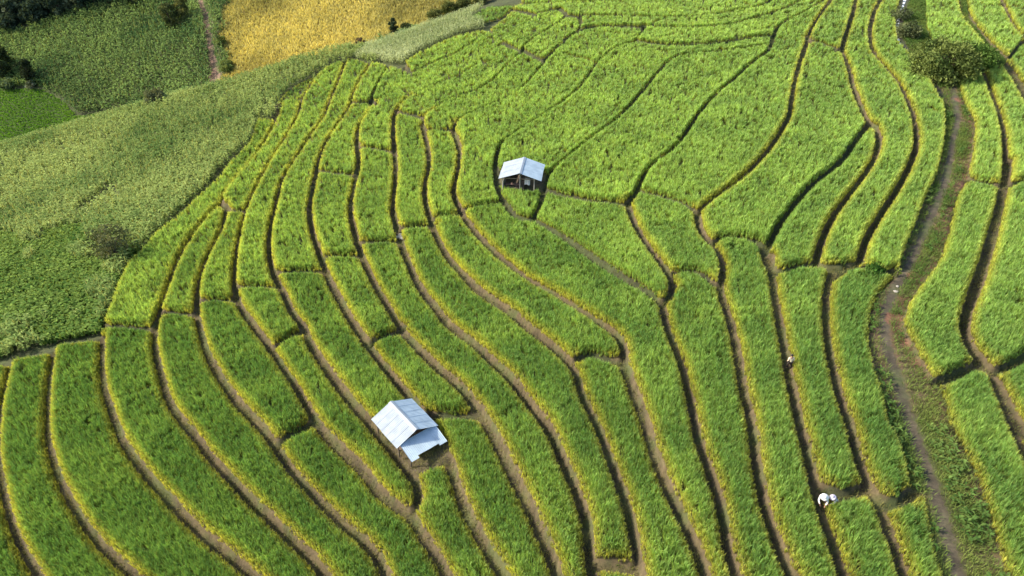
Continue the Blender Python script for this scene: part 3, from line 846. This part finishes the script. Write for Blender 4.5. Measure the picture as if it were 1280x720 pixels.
X, Y = X[m], Y[m]
tag(leafy('gully_herbs', X, Y, ground(X, Y), 9, 0.55, 0.42, 0.14, (0.055, 0.13, 0.030), (0.180, 0.270, 0.070), (0.26, 0.24, 0.09)), 'broad-leaved green herbs growing in clumps in the gully', 'herbs', kind='stuff')
X, Y = hills(0.22, GX[0] + 2, GX[-1] - 2, GY[0] + 2, GY[-1] - 2)
m = ((nearest(DOM, X, Y) > 0) & (nearest(LAB, X, Y) == 0)) | in_poly(HUT_CLEAR, nearest(PX, X, Y), nearest(PY, X, Y))
X, Y = X[m], Y[m]
dep = project(np.stack([X, Y, X * 0], -1))[2]
m = (rng.random(len(X)) < 0.75 * np.clip(60 / dep, .2, 1) * (0.4 + 1.4 * vnoise(X * .6, Y * .6))) & (sample(DIST, X, Y) > -1.2)
X, Y = X[m], Y[m]; Zg = ground(X, Y)
o = grassy_field('path_grass', X, Y, Zg, 6, 0.24, 0.032, (0.08, 0.12, 0.030), (0.25, 0.23, 0.09), (0.14, 0.10, 0.05), out=(.4, 1.1), pf=.5)
tag(o, 'short dry grass along the earth paths', 'grass', kind='stuff')

# ------------------------------------------------------------------ stream
def ribbon(name, pts, wd, mat_):
    w = hit(h_fast, *np.array(smooth_px(pts, 2)).T)[:, :2]
    t = np.gradient(w, axis=0); t /= np.linalg.norm(t, axis=1)[:, None]
    nrm = np.stack([-t[:, 1], t[:, 0]], 1)
    wv = wd * (0.7 + 0.6 * rng.random(len(w)))[:, None]
    a = w + nrm * wv; b = w - nrm * wv
    za = ground(w[:, 0], w[:, 1]) + 0.05
    V = np.concatenate([np.column_stack([a, za]), np.column_stack([b, za])]); n = len(w)
    i = np.arange(n - 1)
    return mesh_np(name, V, np.stack([i, i + 1, i + 1 + n, i + n], 1), mat_, smooth=True)
M_WATER, n_, l_ = mat('water')
p_ = n_['Principled BSDF']; p_.inputs['Roughness'].default_value = 0.12
nz = n_.new('ShaderNodeTexNoise'); nz.inputs['Scale'].default_value = 1.1; nz.inputs['Detail'].default_value = 4
tc = n_.new('ShaderNodeTexCoord'); l_.new(tc.outputs['Object'], nz.inputs['Vector'])
rr = n_.new('ShaderNodeValToRGB'); rr.color_ramp.elements[0].position = .45; rr.color_ramp.elements[1].position = .58
rr.color_ramp.elements[0].color = (.03, .035, .03, 1); rr.color_ramp.elements[1].color = (.75, .78, .8, 1)
l_.new(nz.outputs[0], rr.inputs[0]); l_.new(rr.outputs[0], p_.inputs['Base Color'])
tag(ribbon('stream', STREAM[:7], 0.22, M_WATER), kind='structure')

# ------------------------------------------------------------------ trees and bushes
def cards(centers, radii, n, size, cols, flat=0.6):
    """leaf faces spread through a set of clumps"""
    V = []; C = []
    for c, rd, cc in zip(centers, radii, cols):
        m = max(8, int(n * 2.6 * rd * rd))
        u = rng.normal(size=(m, 3)); u /= np.linalg.norm(u, axis=1)[:, None]
        p = np.array(c) + u * (rd * rng.uniform(.45, 1.08, m) ** 1.0)[:, None] * np.array([1, 1, flat + .2])
        a = rng.normal(size=(m, 3)) + u * .6; a /= np.linalg.norm(a, axis=1)[:, None]
        b = np.cross(a, rng.normal(size=(m, 3))); b /= np.linalg.norm(b, axis=1)[:, None]
        s = (size * 0.72 * rng.uniform(.6, 1.3, m))[:, None]
        q = np.stack([p - a * s, p + b * s * .45, p + a * s, p - b * s * .45], 1)
        V.append(q.reshape(-1, 3)); C.append(np.repeat(np.array(cc) * rng.uniform(.7, 1.3, m)[:, None], 4, 0))
    V = np.concatenate(V); C = np.concatenate(C)
    return V, np.arange(len(V)).reshape(-1, 4), C

def woody(name, label, cat, x, y, h, rw, lo, hi, trunk_h=0.3, n=60, size=0.3, group=None, clumps=14, stems=1, partnames=('trunk', 'crown'), sink=0.0):
    z = gz(x, y)
    e = empty(name, (x, y, z - sink)); tag(e, label, cat, group)
    bm = bmesh.new(); cs = []; rs = []; cl = []
    for k in range(clumps):
        t = (k + .5) / clumps
        a = k * 2.399 + random.random()
        zz = h * (trunk_h + (0.97 - trunk_h) * (t ** 0.8))
        env = math.sin(math.pi * min(.96, max(.12, 0.18 + 0.72 * t))) ** .7
        rr_ = rw * env * math.sqrt(random.uniform(.15, 1))
        c = Vector((math.cos(a) * rr_ * .75, math.sin(a) * rr_ * .75, zz * random.uniform(.9, 1.03)))
        cs.append(c); rs.append(rw * random.uniform(.26, .46) * (14 / max(14, clumps)) ** .42); q = random.random()
        cl.append([lo[i] * (1 - q) + hi[i] * q for i in range(3)])
    base_r = max(.05, h * .022)
    for s in range(stems):
        lean = Vector((random.uniform(-.1, .1), random.uniform(-.1, .1), 0)) * h * (.5 if stems == 1 else 2)
        off = Vector((random.uniform(-.2, .2), random.uniform(-.2, .2), 0)) * (0 if stems == 1 else 1.5)
        top = lean + Vector((0, 0, h * (.72 if stems == 1 else .6)))
        tube(bm, [off + Vector((0, 0, -.3)), off + lean * .3 + Vector((0, 0, h * .3)), top], [base_r * 1.25, base_r, base_r * .4])
    for c in cs[::2]:
        st = Vector((0, 0, min(c.z * .6, h * .6)))
        tube(bm, [st, (st + c) * .5 + Vector((0, 0, h * .03)), c], [base_r * .45, base_r * .3, base_r * .12], 5)
    bm_obj(partnames[0], bm, M_BARK, e, True)
    V, Fc, C = cards([tuple(c) for c in cs], rs, n, size, cl)
    V[:, 2] = np.maximum(V[:, 2], 0.05)
    mesh_np(partnames[1], V, Fc, M_TREE, e, col=C)
    return e
BP = ('stems', 'foliage')
def wpos(*q):
    w = hit(h_fast, [q[0]], [q[1]])[0]
    return float(w[0]), float(w[1])
DK0, DK1 = (0.020, 0.034, 0.018), (0.052, 0.075, 0.032)
# gully and ridge bushes
woody('bush', 'big round olive bush standing in the gully beside the stream', 'bush', 65.6, 106.0, 5.2, 6.4, (0.055, 0.088, 0.026), (0.19, 0.235, 0.068), .02, 48, .32, clumps=60, stems=7, partnames=BP)
woody('bush', 'lower bright green bush next to the big olive one', 'bush', 73.2, 110.2, 2.5, 3.6, (0.060, 0.120, 0.026), (0.105, 0.175, 0.040), .1, 60, .3, clumps=18, stems=4, partnames=BP)
woody('bush', 'grey green scrubby bush along the stream near the top edge', 'bush', 69.0, 124.0, 2.3, 2.6, (0.060, 0.085, 0.040), (0.150, 0.170, 0.080), .1, 60, .28, clumps=14, stems=4, partnames=BP)
woody('bush', 'small grey green bush by the stream, uphill of the scrubby one', 'bush', 71.8, 133.5, 2.0, 2.2, (0.060, 0.085, 0.040), (0.150, 0.170, 0.080), .1, 60, .28, clumps=12, stems=3, partnames=BP)
woody('bush', 'small dark lush bush where the winding strips end above the gully trail', 'bush', 33.6, 53.6, 1.2, 1.1, (0.030, 0.085, 0.018), (0.065, 0.14, 0.028), .1, 260, .17, clumps=9, stems=3, partnames=BP)
woody('bush', 'tiny yellow green sapling beside the gully trail', 'bush', 35.75, 53.3, .9, .33, (0.14, 0.19, 0.04), (0.22, 0.26, 0.06), .2, 500, .12, clumps=6, stems=1, partnames=BP)
woody('bush', 'bare grey brown bush standing alone in the maize', 'bush', -49.6, 73.2, 4.9, 3.2, (0.062, 0.085, 0.036), (0.18, 0.19, 0.095), .12, 40, .24, clumps=34, stems=7, partnames=BP)
G_B = 'dark bushes along the golden field'
woody('bush', 'dark upright bush between the golden field and the pale grass', 'bush', *wpos(493, 45), 3.6, 1.3, (0.030, 0.048, 0.030), (0.07, 0.10, 0.05), .05, 130, .3, G_B, 12, 3, BP)
woody('bush', 'lower dark bush beside the upright dark one', 'bush', *wpos(509, 43), 2.3, 1.9, (0.045, 0.065, 0.030), (0.11, 0.14, 0.05), .05, 110, .3, G_B, 12, 3, BP)
woody('bush', 'brown withered bush at the lower tip of the golden field', 'bush', *wpos(451, 61), 2.4, 1.3, (0.07, 0.055, 0.04), (0.16, 0.12, 0.08), .05, 110, .3, G_B, 9, 3, BP)
for (bx_, by_, hh_, rr__, lb) in ((*wpos(545, 27), 2.6, 2.0, 'olive bush at the edge of the golden field above the pale grass'),
                                  (*wpos(562, 19), 2.8, 2.2, 'dark olive bush near the ridge end of the golden field'),
                                  (*wpos(580, 13), 2.4, 2.2, 'olive bush hugging the small deep green rice patch'),
                                  (*wpos(600, 5), 2.6, 2.4, 'dark olive bush at the top edge behind the deep green patch')):
    woody('bush', lb, 'bush', bx_, by_, hh_, rr__, (0.075, 0.10, 0.032), (0.20, 0.21, 0.070), .05, 90, .3, G_B, 16, 3, BP)
woody('bush', 'round dark bush at the brow of the maize slope by the track foot', 'bush', *wpos(197, 133), 3.2, 2.3, (0.07, 0.09, 0.045), (0.18, 0.20, 0.10), .05, 90, .32, None, 14, 4, BP)
woody('bush', 'green bush beside the dirt track at the golden field corner', 'bush', *wpos(286, 90), 2.6, 1.9, (0.08, 0.12, 0.040), (0.20, 0.25, 0.08), .05, 70, .36, None, 12, 3, BP)
woody('bush', 'slim green bush along the dirt track, uphill of the corner bush', 'bush', *wpos(279, 60), 2.8, 1.5, (0.08, 0.12, 0.040), (0.20, 0.25, 0.08), .05, 70, .36, None, 10, 3, BP)
woody('bush', 'pale whitish plant at the edge of the valley paddy', 'bush', *wpos(40, 112), 2.4, 1.5, (0.14, 0.17, 0.11), (0.30, 0.33, 0.24), .05, 60, .4, None, 9, 3, BP)
woody('bush', 'light green low bush between the paddy and the dark round tree', 'bush', *wpos(12, 110), 2.0, 3.2, (0.08, 0.13, 0.06), (0.17, 0.23, 0.12), .05, 40, .45, None, 12, 3, BP)
# trees of the far hill
woody('tree', 'dark round tree at the edge of the valley paddy', 'tree', *wpos(6, 98), 9.5, 4.4, DK0, DK1, .06, 30, .5, None, 24)
woody('tree', 'slim dark tree beside the dark round tree above the valley paddy', 'tree', *wpos(40, 106), 6.6, 2.1, DK0, (0.045, 0.06, 0.035), .06, 55, .45, None, 14)
woody('tree', 'dark tree at the head of the dirt track on the far hill', 'tree', *wpos(217, 40), 7.5, 2.6, (0.045, 0.070, 0.03), (0.12, 0.14, 0.055), .1, 50, .45, None, 16)
woody('tree', 'olive tree just uphill of the dirt track', 'tree', *wpos(231, 30), 6.5, 2.4, (0.07, 0.085, 0.032), (0.17, 0.18, 0.065), .1, 50, .45, None, 16)
woody('tree', 'small dark tree alone in the upper far maize', 'tree', *wpos(168, 12), 5.0, 1.7, DK0, (0.06, 0.085, 0.035), .1, 60, .45, None, 10)
G_F = 'dark trees of the far forest edge'
FX = []
for row, (dy, hs_) in enumerate(((-3, .8), (-9, 1.0), (-16, 1.1), (-24, 1.25), (-34, 1.3))):
    for i, qx in enumerate(range(-70, 250, 17)):
        ly = float(np.interp(qx, [-100, 0, 60, 132, 175, 250], [62, 46, 30, 7, -10, -50]))
        if row == 0 and i % 5 in (1, 3): continue
        FX.append((qx + random.uniform(-6, 6) + row * 4, ly + dy + random.uniform(-2, 2), hs_, row, i))
FX = [q for q in FX if q[1] > -45]
FW = hit(h_fast, [q[0] for q in FX], [q[1] for q in FX])
for (qx, qy, hs_, row, i), w in zip(FX, FW):
    mid = (i + row) % 4 == 2 and row < 2
    woody('tree', 'grey green rounded tree standing among the dark trees of the far forest edge' if mid else 'dark tree in the shady forest above the far maize', 'tree', w[0], w[1], random.uniform(6, 8.5) * hs_, random.uniform(2.6, 3.7),
          (0.055, 0.085, 0.052) if mid else (0.022, 0.042, 0.030), (0.13, 0.16, 0.10) if mid else (0.066, 0.095, 0.062), .03, 16, .7, G_F + (' grey' if mid else ''), 12)

# ------------------------------------------------------------------ stones
def stone(x, y, s, label, group=None):
    bm = bmesh.new(); bmesh.ops.create_icosphere(bm, subdivisions=2, radius=s)
    for v in bm.verts:
        v.co *= 1 + 0.28 * (random.random() - .5); v.co.z *= .6; v.co.x *= 1.25
    o = bm_obj('stone', bm, M_STONE); o.location = (x, y, gz(x, y) + s * .25); o.rotation_euler.z = random.random() * 6
    tag(o, label, 'stone', group)
for i, (dx_, dy_, s) in enumerate(((0, 0, .34), (.55, .25, .26), (-.45, .2, .28), (.2, -.4, .22), (-.15, .55, .24))):
    stone(-12.9 + dx_, 69.3 + dy_, s, 'grey stone piled in the bare drain between two rice plots', 'stones in the drain')
stone(34.6, 50.9, .17, 'small pale stone on the bend of the gully trail')
stone(35.1, 51.7, .13, 'smaller pale stone just uphill of the bend of the gully trail')
stone(30.4, 47.6, .14, 'pale stone at the edge of the lush strip by the gully trail')

# ------------------------------------------------------------------ huts
def metal_mat(name, tint):
    m, n, l = mat(name)
    p = n['Principled BSDF']; p.inputs['Metallic'].default_value = 0.0; p.inputs['Roughness'].default_value = 0.5
    tc = n.new('ShaderNodeTexCoord'); nz = n.new('ShaderNodeTexNoise'); nz.inputs['Scale'].default_value = 1.4; nz.inputs['Detail'].default_value = 7
    l.new(tc.outputs['Object'], nz.inputs['Vector'])
    r = n.new('ShaderNodeValToRGB'); r.color_ramp.elements[0].position = .3; r.color_ramp.elements[1].position = .6
    r.color_ramp.elements[0].color = (tint[0] * .78, tint[1] * .80, tint[2] * .82, 1); r.color_ramp.elements[1].color = (*tint, 1)
    l.new(nz.outputs[0], r.inputs[0]); l.new(r.outputs[0], p.inputs['Base Color'])
    return m
M_TIN_SHADE = metal_mat('tin_sheet_shade_side', (0.44, 0.55, 0.64))  # bluish sky light of the shaded slopes painted into the tin colour
M_TIN_SUN = metal_mat('tin_sheet_sun_side', (0.32, 0.37, 0.43))  # same tin, its colour toned down for the slopes facing the sun
M_GREYWALL = plain('grey_board', (0.20, 0.19, 0.19), .8)
M_REDWOOD = plain('reddish_board', (0.20, 0.12, 0.10), .8)
M_CLOTH = plain('pale_cloth', (0.6, 0.58, 0.62), .9)

def roof_sheets(bm, L, x0, ya, za, yb, zb, n, rag=0.0):
    """corrugated sheets side by side from the upper edge (ya, za) to the lower edge (yb, zb), along x from x0"""
    for k in range(n):
        w = L / n; a = x0 + k * w - .02; b = a + w + .05
        ext = rag * random.uniform(-1, 1); zoff = 0.006 * (k % 2) + .003
        yb2 = yb + (yb - ya) * ext; zb2 = zb + (zb - za) * ext
        m = 11; cols_ = []
        for i in range(m):
            xx = a + (b - a) * i / (m - 1); zz = 0.013 * math.cos(i * math.pi)
            cols_.append([bm.verts.new((xx, ya, za + zz + zoff)), bm.verts.new((xx, yb2, zb2 + zz + zoff)),
                          bm.verts.new((xx, ya, za + zz + zoff - .012)), bm.verts.new((xx, yb2, zb2 + zz + zoff - .012))])
        for p, q in zip(cols_[:-1], cols_[1:]):
            bm.faces.new((p[0], p[1], q[1], q[0])); bm.faces.new((p[2], q[2], q[3], p[3])); bm.faces.new((p[1], p[3], q[3], q[1])); bm.faces.new((p[0], q[0], q[2], p[2]))
        p = cols_[0]; bm.faces.new((p[0], p[2], p[3], p[1])); p = cols_[-1]; bm.faces.new((p[0], p[1], p[3], p[2]))

def one(name, mat_, par, *boxes):
    bm = bmesh.new()
    for b in boxes: box(bm, *b)
    return bm_obj(name, bm, mat_, par)

# lower hut: local x runs along the ridge toward the lean-to
HX, HY = -8.50, 38.61; HZ = 0.4
e = empty('field_hut', (HX, HY, HZ), math.atan2(-.7798, .6277))
tag(e, 'tin-roofed field hut with a ragged lean-to roof at its gable end', 'hut')
L_, hw_, zr, ze = 3.85, 1.86, 1.90, 1.10
bm = bmesh.new(); roof_sheets(bm, L_, -L_ / 2, -.02, zr, -hw_, ze, 5, .01); o = bm_obj('roof_slope', bm, M_TIN_SUN, e); tag(o, 'pale sunlit roof slope')
bm = bmesh.new(); roof_sheets(bm, L_, -L_ / 2, .02, zr, hw_ + .06, ze, 5, .01); o = bm_obj('roof_slope', bm, M_TIN_SHADE, e); tag(o, 'bluish roof slope away from the sun')
one('ridge_cap', M_TIN_SUN, e, ((0, -.10, zr + .012), (L_ + .06, .24, .02), 0, math.atan2(zr - ze, hw_) ), ((0, .10, zr + .010), (L_ + .06, .24, .02), 0, -math.atan2(zr - ze, hw_)))
bm = bmesh.new()
n_sh = 5
for k in range(n_sh):
    b2 = bmesh.new()
    ext = (0.20, -0.02, -0.01, -0.02, 0.16)[k]
    roof_sheets(b2, 3.2 / n_sh, -1.5 + k * 3.2 / n_sh, -1.74, 1.19 + .006 * k, -3.26 - ext, 0.76 - ext * .3, 1)
    # turn so that the sheets run down along +x
    bmesh.ops.transform(b2, matrix=Matrix.Rotation(math.pi / 2, 4, 'Z'), verts=b2.verts)
    tmp = bpy.data.meshes.new('t'); b2.to_mesh(tmp); b2.free(); bm.from_mesh(tmp); bpy.data.meshes.remove(tmp)
o = bm_obj('lean_to_roof', bm, M_TIN_SHADE, e); tag(o, 'lower bluish lean-to roof with jagged edge')
for (x_, y_, h_) in ((-1.65, -1.55, 1.17), (-1.65, 1.55, 1.17), (1.6, -1.55, 1.17), (1.6, 1.55, 1.17), (3.0, -1.35, .79), (3.0, 1.5, .79), (-1.65, 0, 1.8), (1.6, 0, 1.8)):
    bm = bmesh.new(); tube(bm, [(x_, y_, -.4), (x_, y_, h_)], [.06, .05]); bm_obj('post', bm, M_WOOD, e)
one('floor_platform', M_WOOD, e, ((0, 0, .35), (3.3, 3.1, .07)), ((0, -1.4, .27), (3.3, .09, .09)), ((0, 1.4, .27), (3.3, .09, .09)))
one('wall', M_GREYWALL, e, ((-1.60, 0, .68), (.04, 3.0, .75)), ((0, 1.5, .66), (3.1, .04, .7)))
for y_ in (-1.75, 1.78):
    one('eave_beam', M_WOOD, e, ((0, y_ * .9, ze - .02), (L_ - .2, .07, .08)))

# upper hut
UX, UY = 1.23, 77.95; UZ = gz(1.23, 76.5) - .05
e = empty('field_hut', (UX, UY, UZ), math.atan2(-.9918, -.1333))
tag(e, 'open-sided field hut with pale tin gable roof on posts, high among the plots', 'hut')
L_, hw_, zr, ze = 4.66, 2.6, 2.80, 1.95
# local x points toward the camera; local -y is the sun side
bm = bmesh.new(); roof_sheets(bm, L_, -L_ / 2, -.02, zr, -hw_, ze, 6, .01); o = bm_obj('roof_slope', bm, M_TIN_SUN, e); tag(o, 'brightest roof slope, facing the sun')
bm = bmesh.new(); roof_sheets(bm, L_, -L_ / 2, .02, zr, hw_, ze, 6, .02); o = bm_obj('roof_slope', bm, M_TIN_SHADE, e); tag(o, 'bluish roof slope away from the sun')
one('ridge_cap', M_TIN_SUN, e, ((0, -.11, zr + .012), (L_ + .06, .25, .02), 0, math.atan2(zr - ze, hw_)), ((0, .11, zr + .010), (L_ + .06, .25, .02), 0, -math.atan2(zr - ze, hw_)))
for (x_, y_, h_) in ((2.1, -2.1, 2.08), (2.1, 0, 2.72), (2.1, 1.75, 2.18), (-2.0, -2.1, 2.08), (-2.0, 0, 2.72), (-2.0, 2.1, 2.08)):
    bm = bmesh.new(); tube(bm, [(x_, y_, -.4), (x_, y_, h_)], [.075, .065]); bm_obj('post', bm, M_WOOD if x_ < 0 else plain('grey_post', (.34, .31, .28), .8), e)
one('floor_platform', M_WOOD, e, ((-.1, -.9, .5), (3.9, 2.6, .07)), ((1.8, -.9, .42), (.1, 2.6, .1)))
one('bench', M_REDWOOD, e, ((1.3, -.9, .86), (.5, 2.0, .06)), ((1.3, -1.7, .69), (.4, .08, .30)), ((1.3, -.1, .69), (.4, .08, .30)))
one('wall', M_GREYWALL, e, ((-1.9, -.95, 1.2), (.04, 2.3, 1.3)), ((0, -2.05, 1.0), (3.8, .04, .9)))
one('cross_beam', M_WOOD, e, ((2.1, -.1, 1.98), (.08, 4.0, .09)))
one('cross_beam', M_WOOD, e, ((-2.0, 0, 1.98), (.08, 4.2, .09)))
bm = bmesh.new()
for i in range(7):
    a = [bm.verts.new((1.9 + .05 * math.sin(i * 1.9), .55 + .11 * i, zz)) for zz in (2.0, 1.55, 1.15 + .05 * math.sin(i))]
    if i:
        for q in range(2): bm.faces.new((pa[q], a[q], a[q + 1], pa[q + 1]))
    pa = a
o = bm_obj('hanging_cloth', bm, M_CLOTH); o.parent = None
o.location = (UX, UY, UZ); o.rotation_euler = (0, 0, math.atan2(-.9918, -.1333))
tag(o, 'pale cloth hanging from the front beam of the upper hut', 'cloth')

# ------------------------------------------------------------------ people
def skin(name, J, E, mat_, parent, sub=2):
    """J: name -> (x, y, z, radius); E: pairs of names, the first joint is the root"""
    names = list(J); idx = {k: i for i, k in enumerate(names)}
    me = bpy.data.meshes.new(name); me.from_pydata([J[k][:3] for k in names], [(idx[a], idx[b]) for a, b in E], []); me.update()
    o = bpy.data.objects.new(name, me); COL.objects.link(o)
    s = o.modifiers.new('s', 'SKIN'); s.use_smooth_shade = True
    for i, k in enumerate(names):
        v = me.skin_vertices[0].data[i]; r = J[k][3]; v.radius = (r, r) if not isinstance(r, tuple) else r
        v.use_root = i == 0
    sb = o.modifiers.new('d', 'SUBSURF'); sb.levels = sub; sb.render_levels = sub
    dg = bpy.context.evaluated_depsgraph_get()
    nm = bpy.data.meshes.new_from_object(o.evaluated_get(dg))
    o.modifiers.clear(); o.data = nm; nm.name = name
    nm.materials.clear(); nm.materials.append(mat_)
    for p in nm.polygons: p.use_smooth = True
    o.parent = parent
    return o

M_SKIN = plain('skin', (0.34, 0.20, 0.13), .6, var=.05)
M_HAIR = plain('hair', (0.015, 0.012, 0.010), .5)

def person(label, x, y, rz, J, shirt, trousers, hat=None, sleeve=True, scale=1.0):
    e = empty('person', (x, y, gz(x, y) + 0.0), rz); tag(e, label, 'person'); e.scale = (scale,) * 3
    E = [('pelvis', 'spine'), ('spine', 'chest'), ('chest', 'neck'), ('neck', 'head'), ('head', 'crown')]
    for s in 'lr':
        E += [('pelvis', 'hip' + s), ('hip' + s, 'knee' + s), ('knee' + s, 'ankle' + s), ('ankle' + s, 'toe' + s),
              ('chest', 'sh' + s), ('sh' + s, 'el' + s), ('el' + s, 'wr' + s), ('wr' + s, 'palm' + s)]
    body = skin('body', {k: v for k, v in J.items() if k != 'face'}, E, M_SKIN, e)
    # fingers, ears, nose, eyes joined into the body mesh
    bm = bmesh.new(); bm.from_mesh(body.data)
    for s in 'lr':
        p = Vector(J['palm' + s][:3]); w = Vector(J['wr' + s][:3]); d = (p - w).normalized()
        sd_ = d.cross(Vector((0, 0, 1)) if abs(d.z) < .8 else Vector((0, 1, 0))).normalized(); cu = d.cross(sd_).normalized()
        for k, ln in enumerate((.062, .072, .068, .052)):
            b = p + sd_ * (-.027 + .018 * k)
            tube(bm, [b - d * .02, b + d * ln * .5 + cu * .004, b + d * ln * .85 + cu * .022], [.0095, .0088, .007], 6)
        b = w + d * .03 + sd_ * (-.03)
        tube(bm, [b, b - sd_ * .03 + d * .025, b - sd_ * .035 + d * .055], [.011, .010, .008], 6)
    h = Vector(J['head'][:3]); f = Vector(J['face'] if 'face' in J else (0, 1, 0)).normalized()
    up = (Vector(J['crown'][:3]) - h).normalized(); sx = f.cross(up).normalized()
    for q in (-1, 1):
        bmesh.ops.create_icosphere(bm, subdivisions=1, radius=.02, matrix=Matrix.Translation(h + sx * q * .083) @ Matrix.Diagonal((.6, 1, 1.4, 1)))
        bmesh.ops.create_icosphere(bm, subdivisions=1, radius=.012, matrix=Matrix.Translation(h + f * .084 + sx * q * .034 + up * .02))
    tube(bm, [h + f * .082 + up * .02, h + f * .108 - up * .02], [.009, .014], 6)
    tube(bm, [h + f * .086 - up * .045 - sx * .022, h + f * .091 - up * .045, h + f * .086 - up * .045 + sx * .022], [.006, .009, .006], 5)
    bm.to_mesh(body.data); bm.free()
    for p in body.data.polygons: p.use_smooth = True
    g = lambda k, a: (*J[k][:3], J[k][3] + a)
    S = {'spine': g('spine', .022), 'pelvis': g('pelvis', .012), 'chest': g('chest', .022)}
    ES = [('spine', 'pelvis'), ('spine', 'chest')]
    for s in 'lr':
        S['sh' + s] = g('sh' + s, .02); S['el' + s] = g('el' + s, .016); ES += [('chest', 'sh' + s), ('sh' + s, 'el' + s)]
        if sleeve:
            a = Vector(J['el' + s][:3]).lerp(Vector(J['wr' + s][:3]), .85); S['cuff' + s] = (*a, J['wr' + s][3] + .016); ES.append(('el' + s, 'cuff' + s))
    skin('shirt', S, ES, shirt, e)
    T = {'pelvis': g('pelvis', .02)}; ET = []
    for s in 'lr':
        a = Vector(J['knee' + s][:3]).lerp(Vector(J['ankle' + s][:3]), .9)
        T['hip' + s] = g('hip' + s, .022); T['knee' + s] = g('knee' + s, .024); T['hem' + s] = (*a, J['ankle' + s][3] + .026)
        ET += [('pelvis', 'hip' + s), ('hip' + s, 'knee' + s), ('knee' + s, 'hem' + s)]
    skin('trousers', T, ET, trousers, e)
    bm = bmesh.new()
    if hat:
        Mh = Matrix.Translation(h + up * .07) @ up.to_track_quat('Z', 'Y').to_matrix().to_4x4()
        ring = []
        for (rad, zz) in ((.0, .13), (.07, .12), (.10, .06), (.105, .0), (.17, -.02), (.235, -.06), (.225, -.065), (.10, -.02)):
            if rad == 0: ring.append([bm.verts.new(Mh @ Vector((0, 0, zz)))])
            else: ring.append([bm.verts.new(Mh @ Vector((math.cos(a) * rad, math.sin(a) * rad, zz + .012 * math.sin(3 * a) * (rad > .15)))) for a in [k * math.pi / 10 for k in range(20)]])
        for k in range(20): bm.faces.new((ring[0][0], ring[1][k], ring[1][(k + 1) % 20]))
        for r0, r1 in zip(ring[1:-1], ring[2:]):
            for k in range(20): bm.faces.new((r0[k], r1[k], r1[(k + 1) % 20], r0[(k + 1) % 20]))
        bm_obj('hat', bm, hat, e, True)
    bm = bmesh.new()
    bmesh.ops.create_icosphere(bm, subdivisions=3, radius=.106)
    kill = [v for v in bm.verts if (v.co.dot(f) > .045 and v.co.dot(up) < .05) or v.co.dot(up) < -.07]
    bmesh.ops.delete(bm, geom=kill, context='VERTS')
    bmesh.ops.transform(bm, matrix=Matrix.Translation(h + up * .022 - f * .008), verts=bm.verts)
    bm_obj('hair', bm, M_HAIR, e, True)
    return e

# local +y is the way the person faces
STAND = dict(pelvis=(0, 0, .80, .115), spine=(0, .02, .98, .11), chest=(0, .03, 1.16, .12), neck=(0, .04, 1.29, .048), head=(0, .065, 1.40, .088), crown=(0, .065, 1.47, .075),
             hipl=(-.085, 0, .76, .085), kneel=(-.09, .14, .44, .058), anklel=(-.09, .10, .08, .040), toel=(-.10, .22, .035, .034),
             hipr=(.085, 0, .76, .085), kneer=(.09, .0, .43, .058), ankler=(.09, -.14, .09, .040), toer=(.10, -.03, .035, .034),
             shl=(-.165, .02, 1.21, .052), ell=(-.235, -.02, .97, .038), wrl=(-.22, .12, .79, .027), palml=(-.215, .17, .74, .030),
             shr=(.165, .02, 1.21, .052), elr=(.235, -.02, .97, .038), wrr=(.22, .12, .79, .027), palmr=(.215, .17, .74, .030))
CROUCH = dict(pelvis=(0, -.20, .34, .125), spine=(0, -.10, .52, .115), chest=(0, .06, .68, .125), neck=(0, .16, .78, .05), head=(0, .25, .85, .09), crown=(0, .28, .915, .078),
              hipl=(-.10, -.18, .33, .09), kneel=(-.19, .22, .46, .060), anklel=(-.15, .0, .085, .042), toel=(-.17, .13, .035, .034),
              hipr=(.10, -.18, .33, .09), kneer=(.19, .22, .46, .060), ankler=(.15, .0, .085, .042), toer=(.17, .13, .035, .034),
              shl=(-.175, .08, .71, .055), ell=(-.25, .28, .52, .040), wrl=(-.14, .46, .36, .028), palml=(-.12, .50, .31, .030),
              shr=(.175, .08, .71, .055), elr=(.25, .28, .52, .040), wrr=(.14, .46, .36, .028), palmr=(.12, .50, .31, .030), face=(0, 1, -.45))
M_CREAM = plain('cream_shirt', (0.72, 0.60, 0.44), .85, var=.04)
M_DARK = plain('dark_trousers', (0.035, 0.025, 0.022), .85)
M_WHITE = plain('white_cotton', (0.80, 0.80, 0.78), .85, var=.03)
M_PURPLE = plain('dark_purple_cloth', (0.06, 0.035, 0.045), .85)
M_LILAC = plain('lilac_cotton', (0.52, 0.48, 0.58), .85, var=.05)
M_PINK = plain('pink_trousers', (0.48, 0.27, 0.21), .85, var=.06)
PW = hit(h_fast, [987, 1027, 1043], [459, 627, 629])
person('lone worker in a cream shirt and dark trousers walking up the path between rice strips', PW[0][0] - .05, PW[0][1], math.radians(5), STAND, M_CREAM, M_DARK)
person('crouching worker in white shirt and white hat on the path above the square plot', PW[1][0], PW[1][1], math.radians(160), CROUCH, M_WHITE, M_PURPLE, M_WHITE, scale=1.08)
person('crouching worker in lilac shirt and pink trousers leaning against the rice edge', PW[2][0] - .05, PW[2][1], math.radians(100), CROUCH, M_LILAC, M_PINK, M_LILAC, scale=.95)
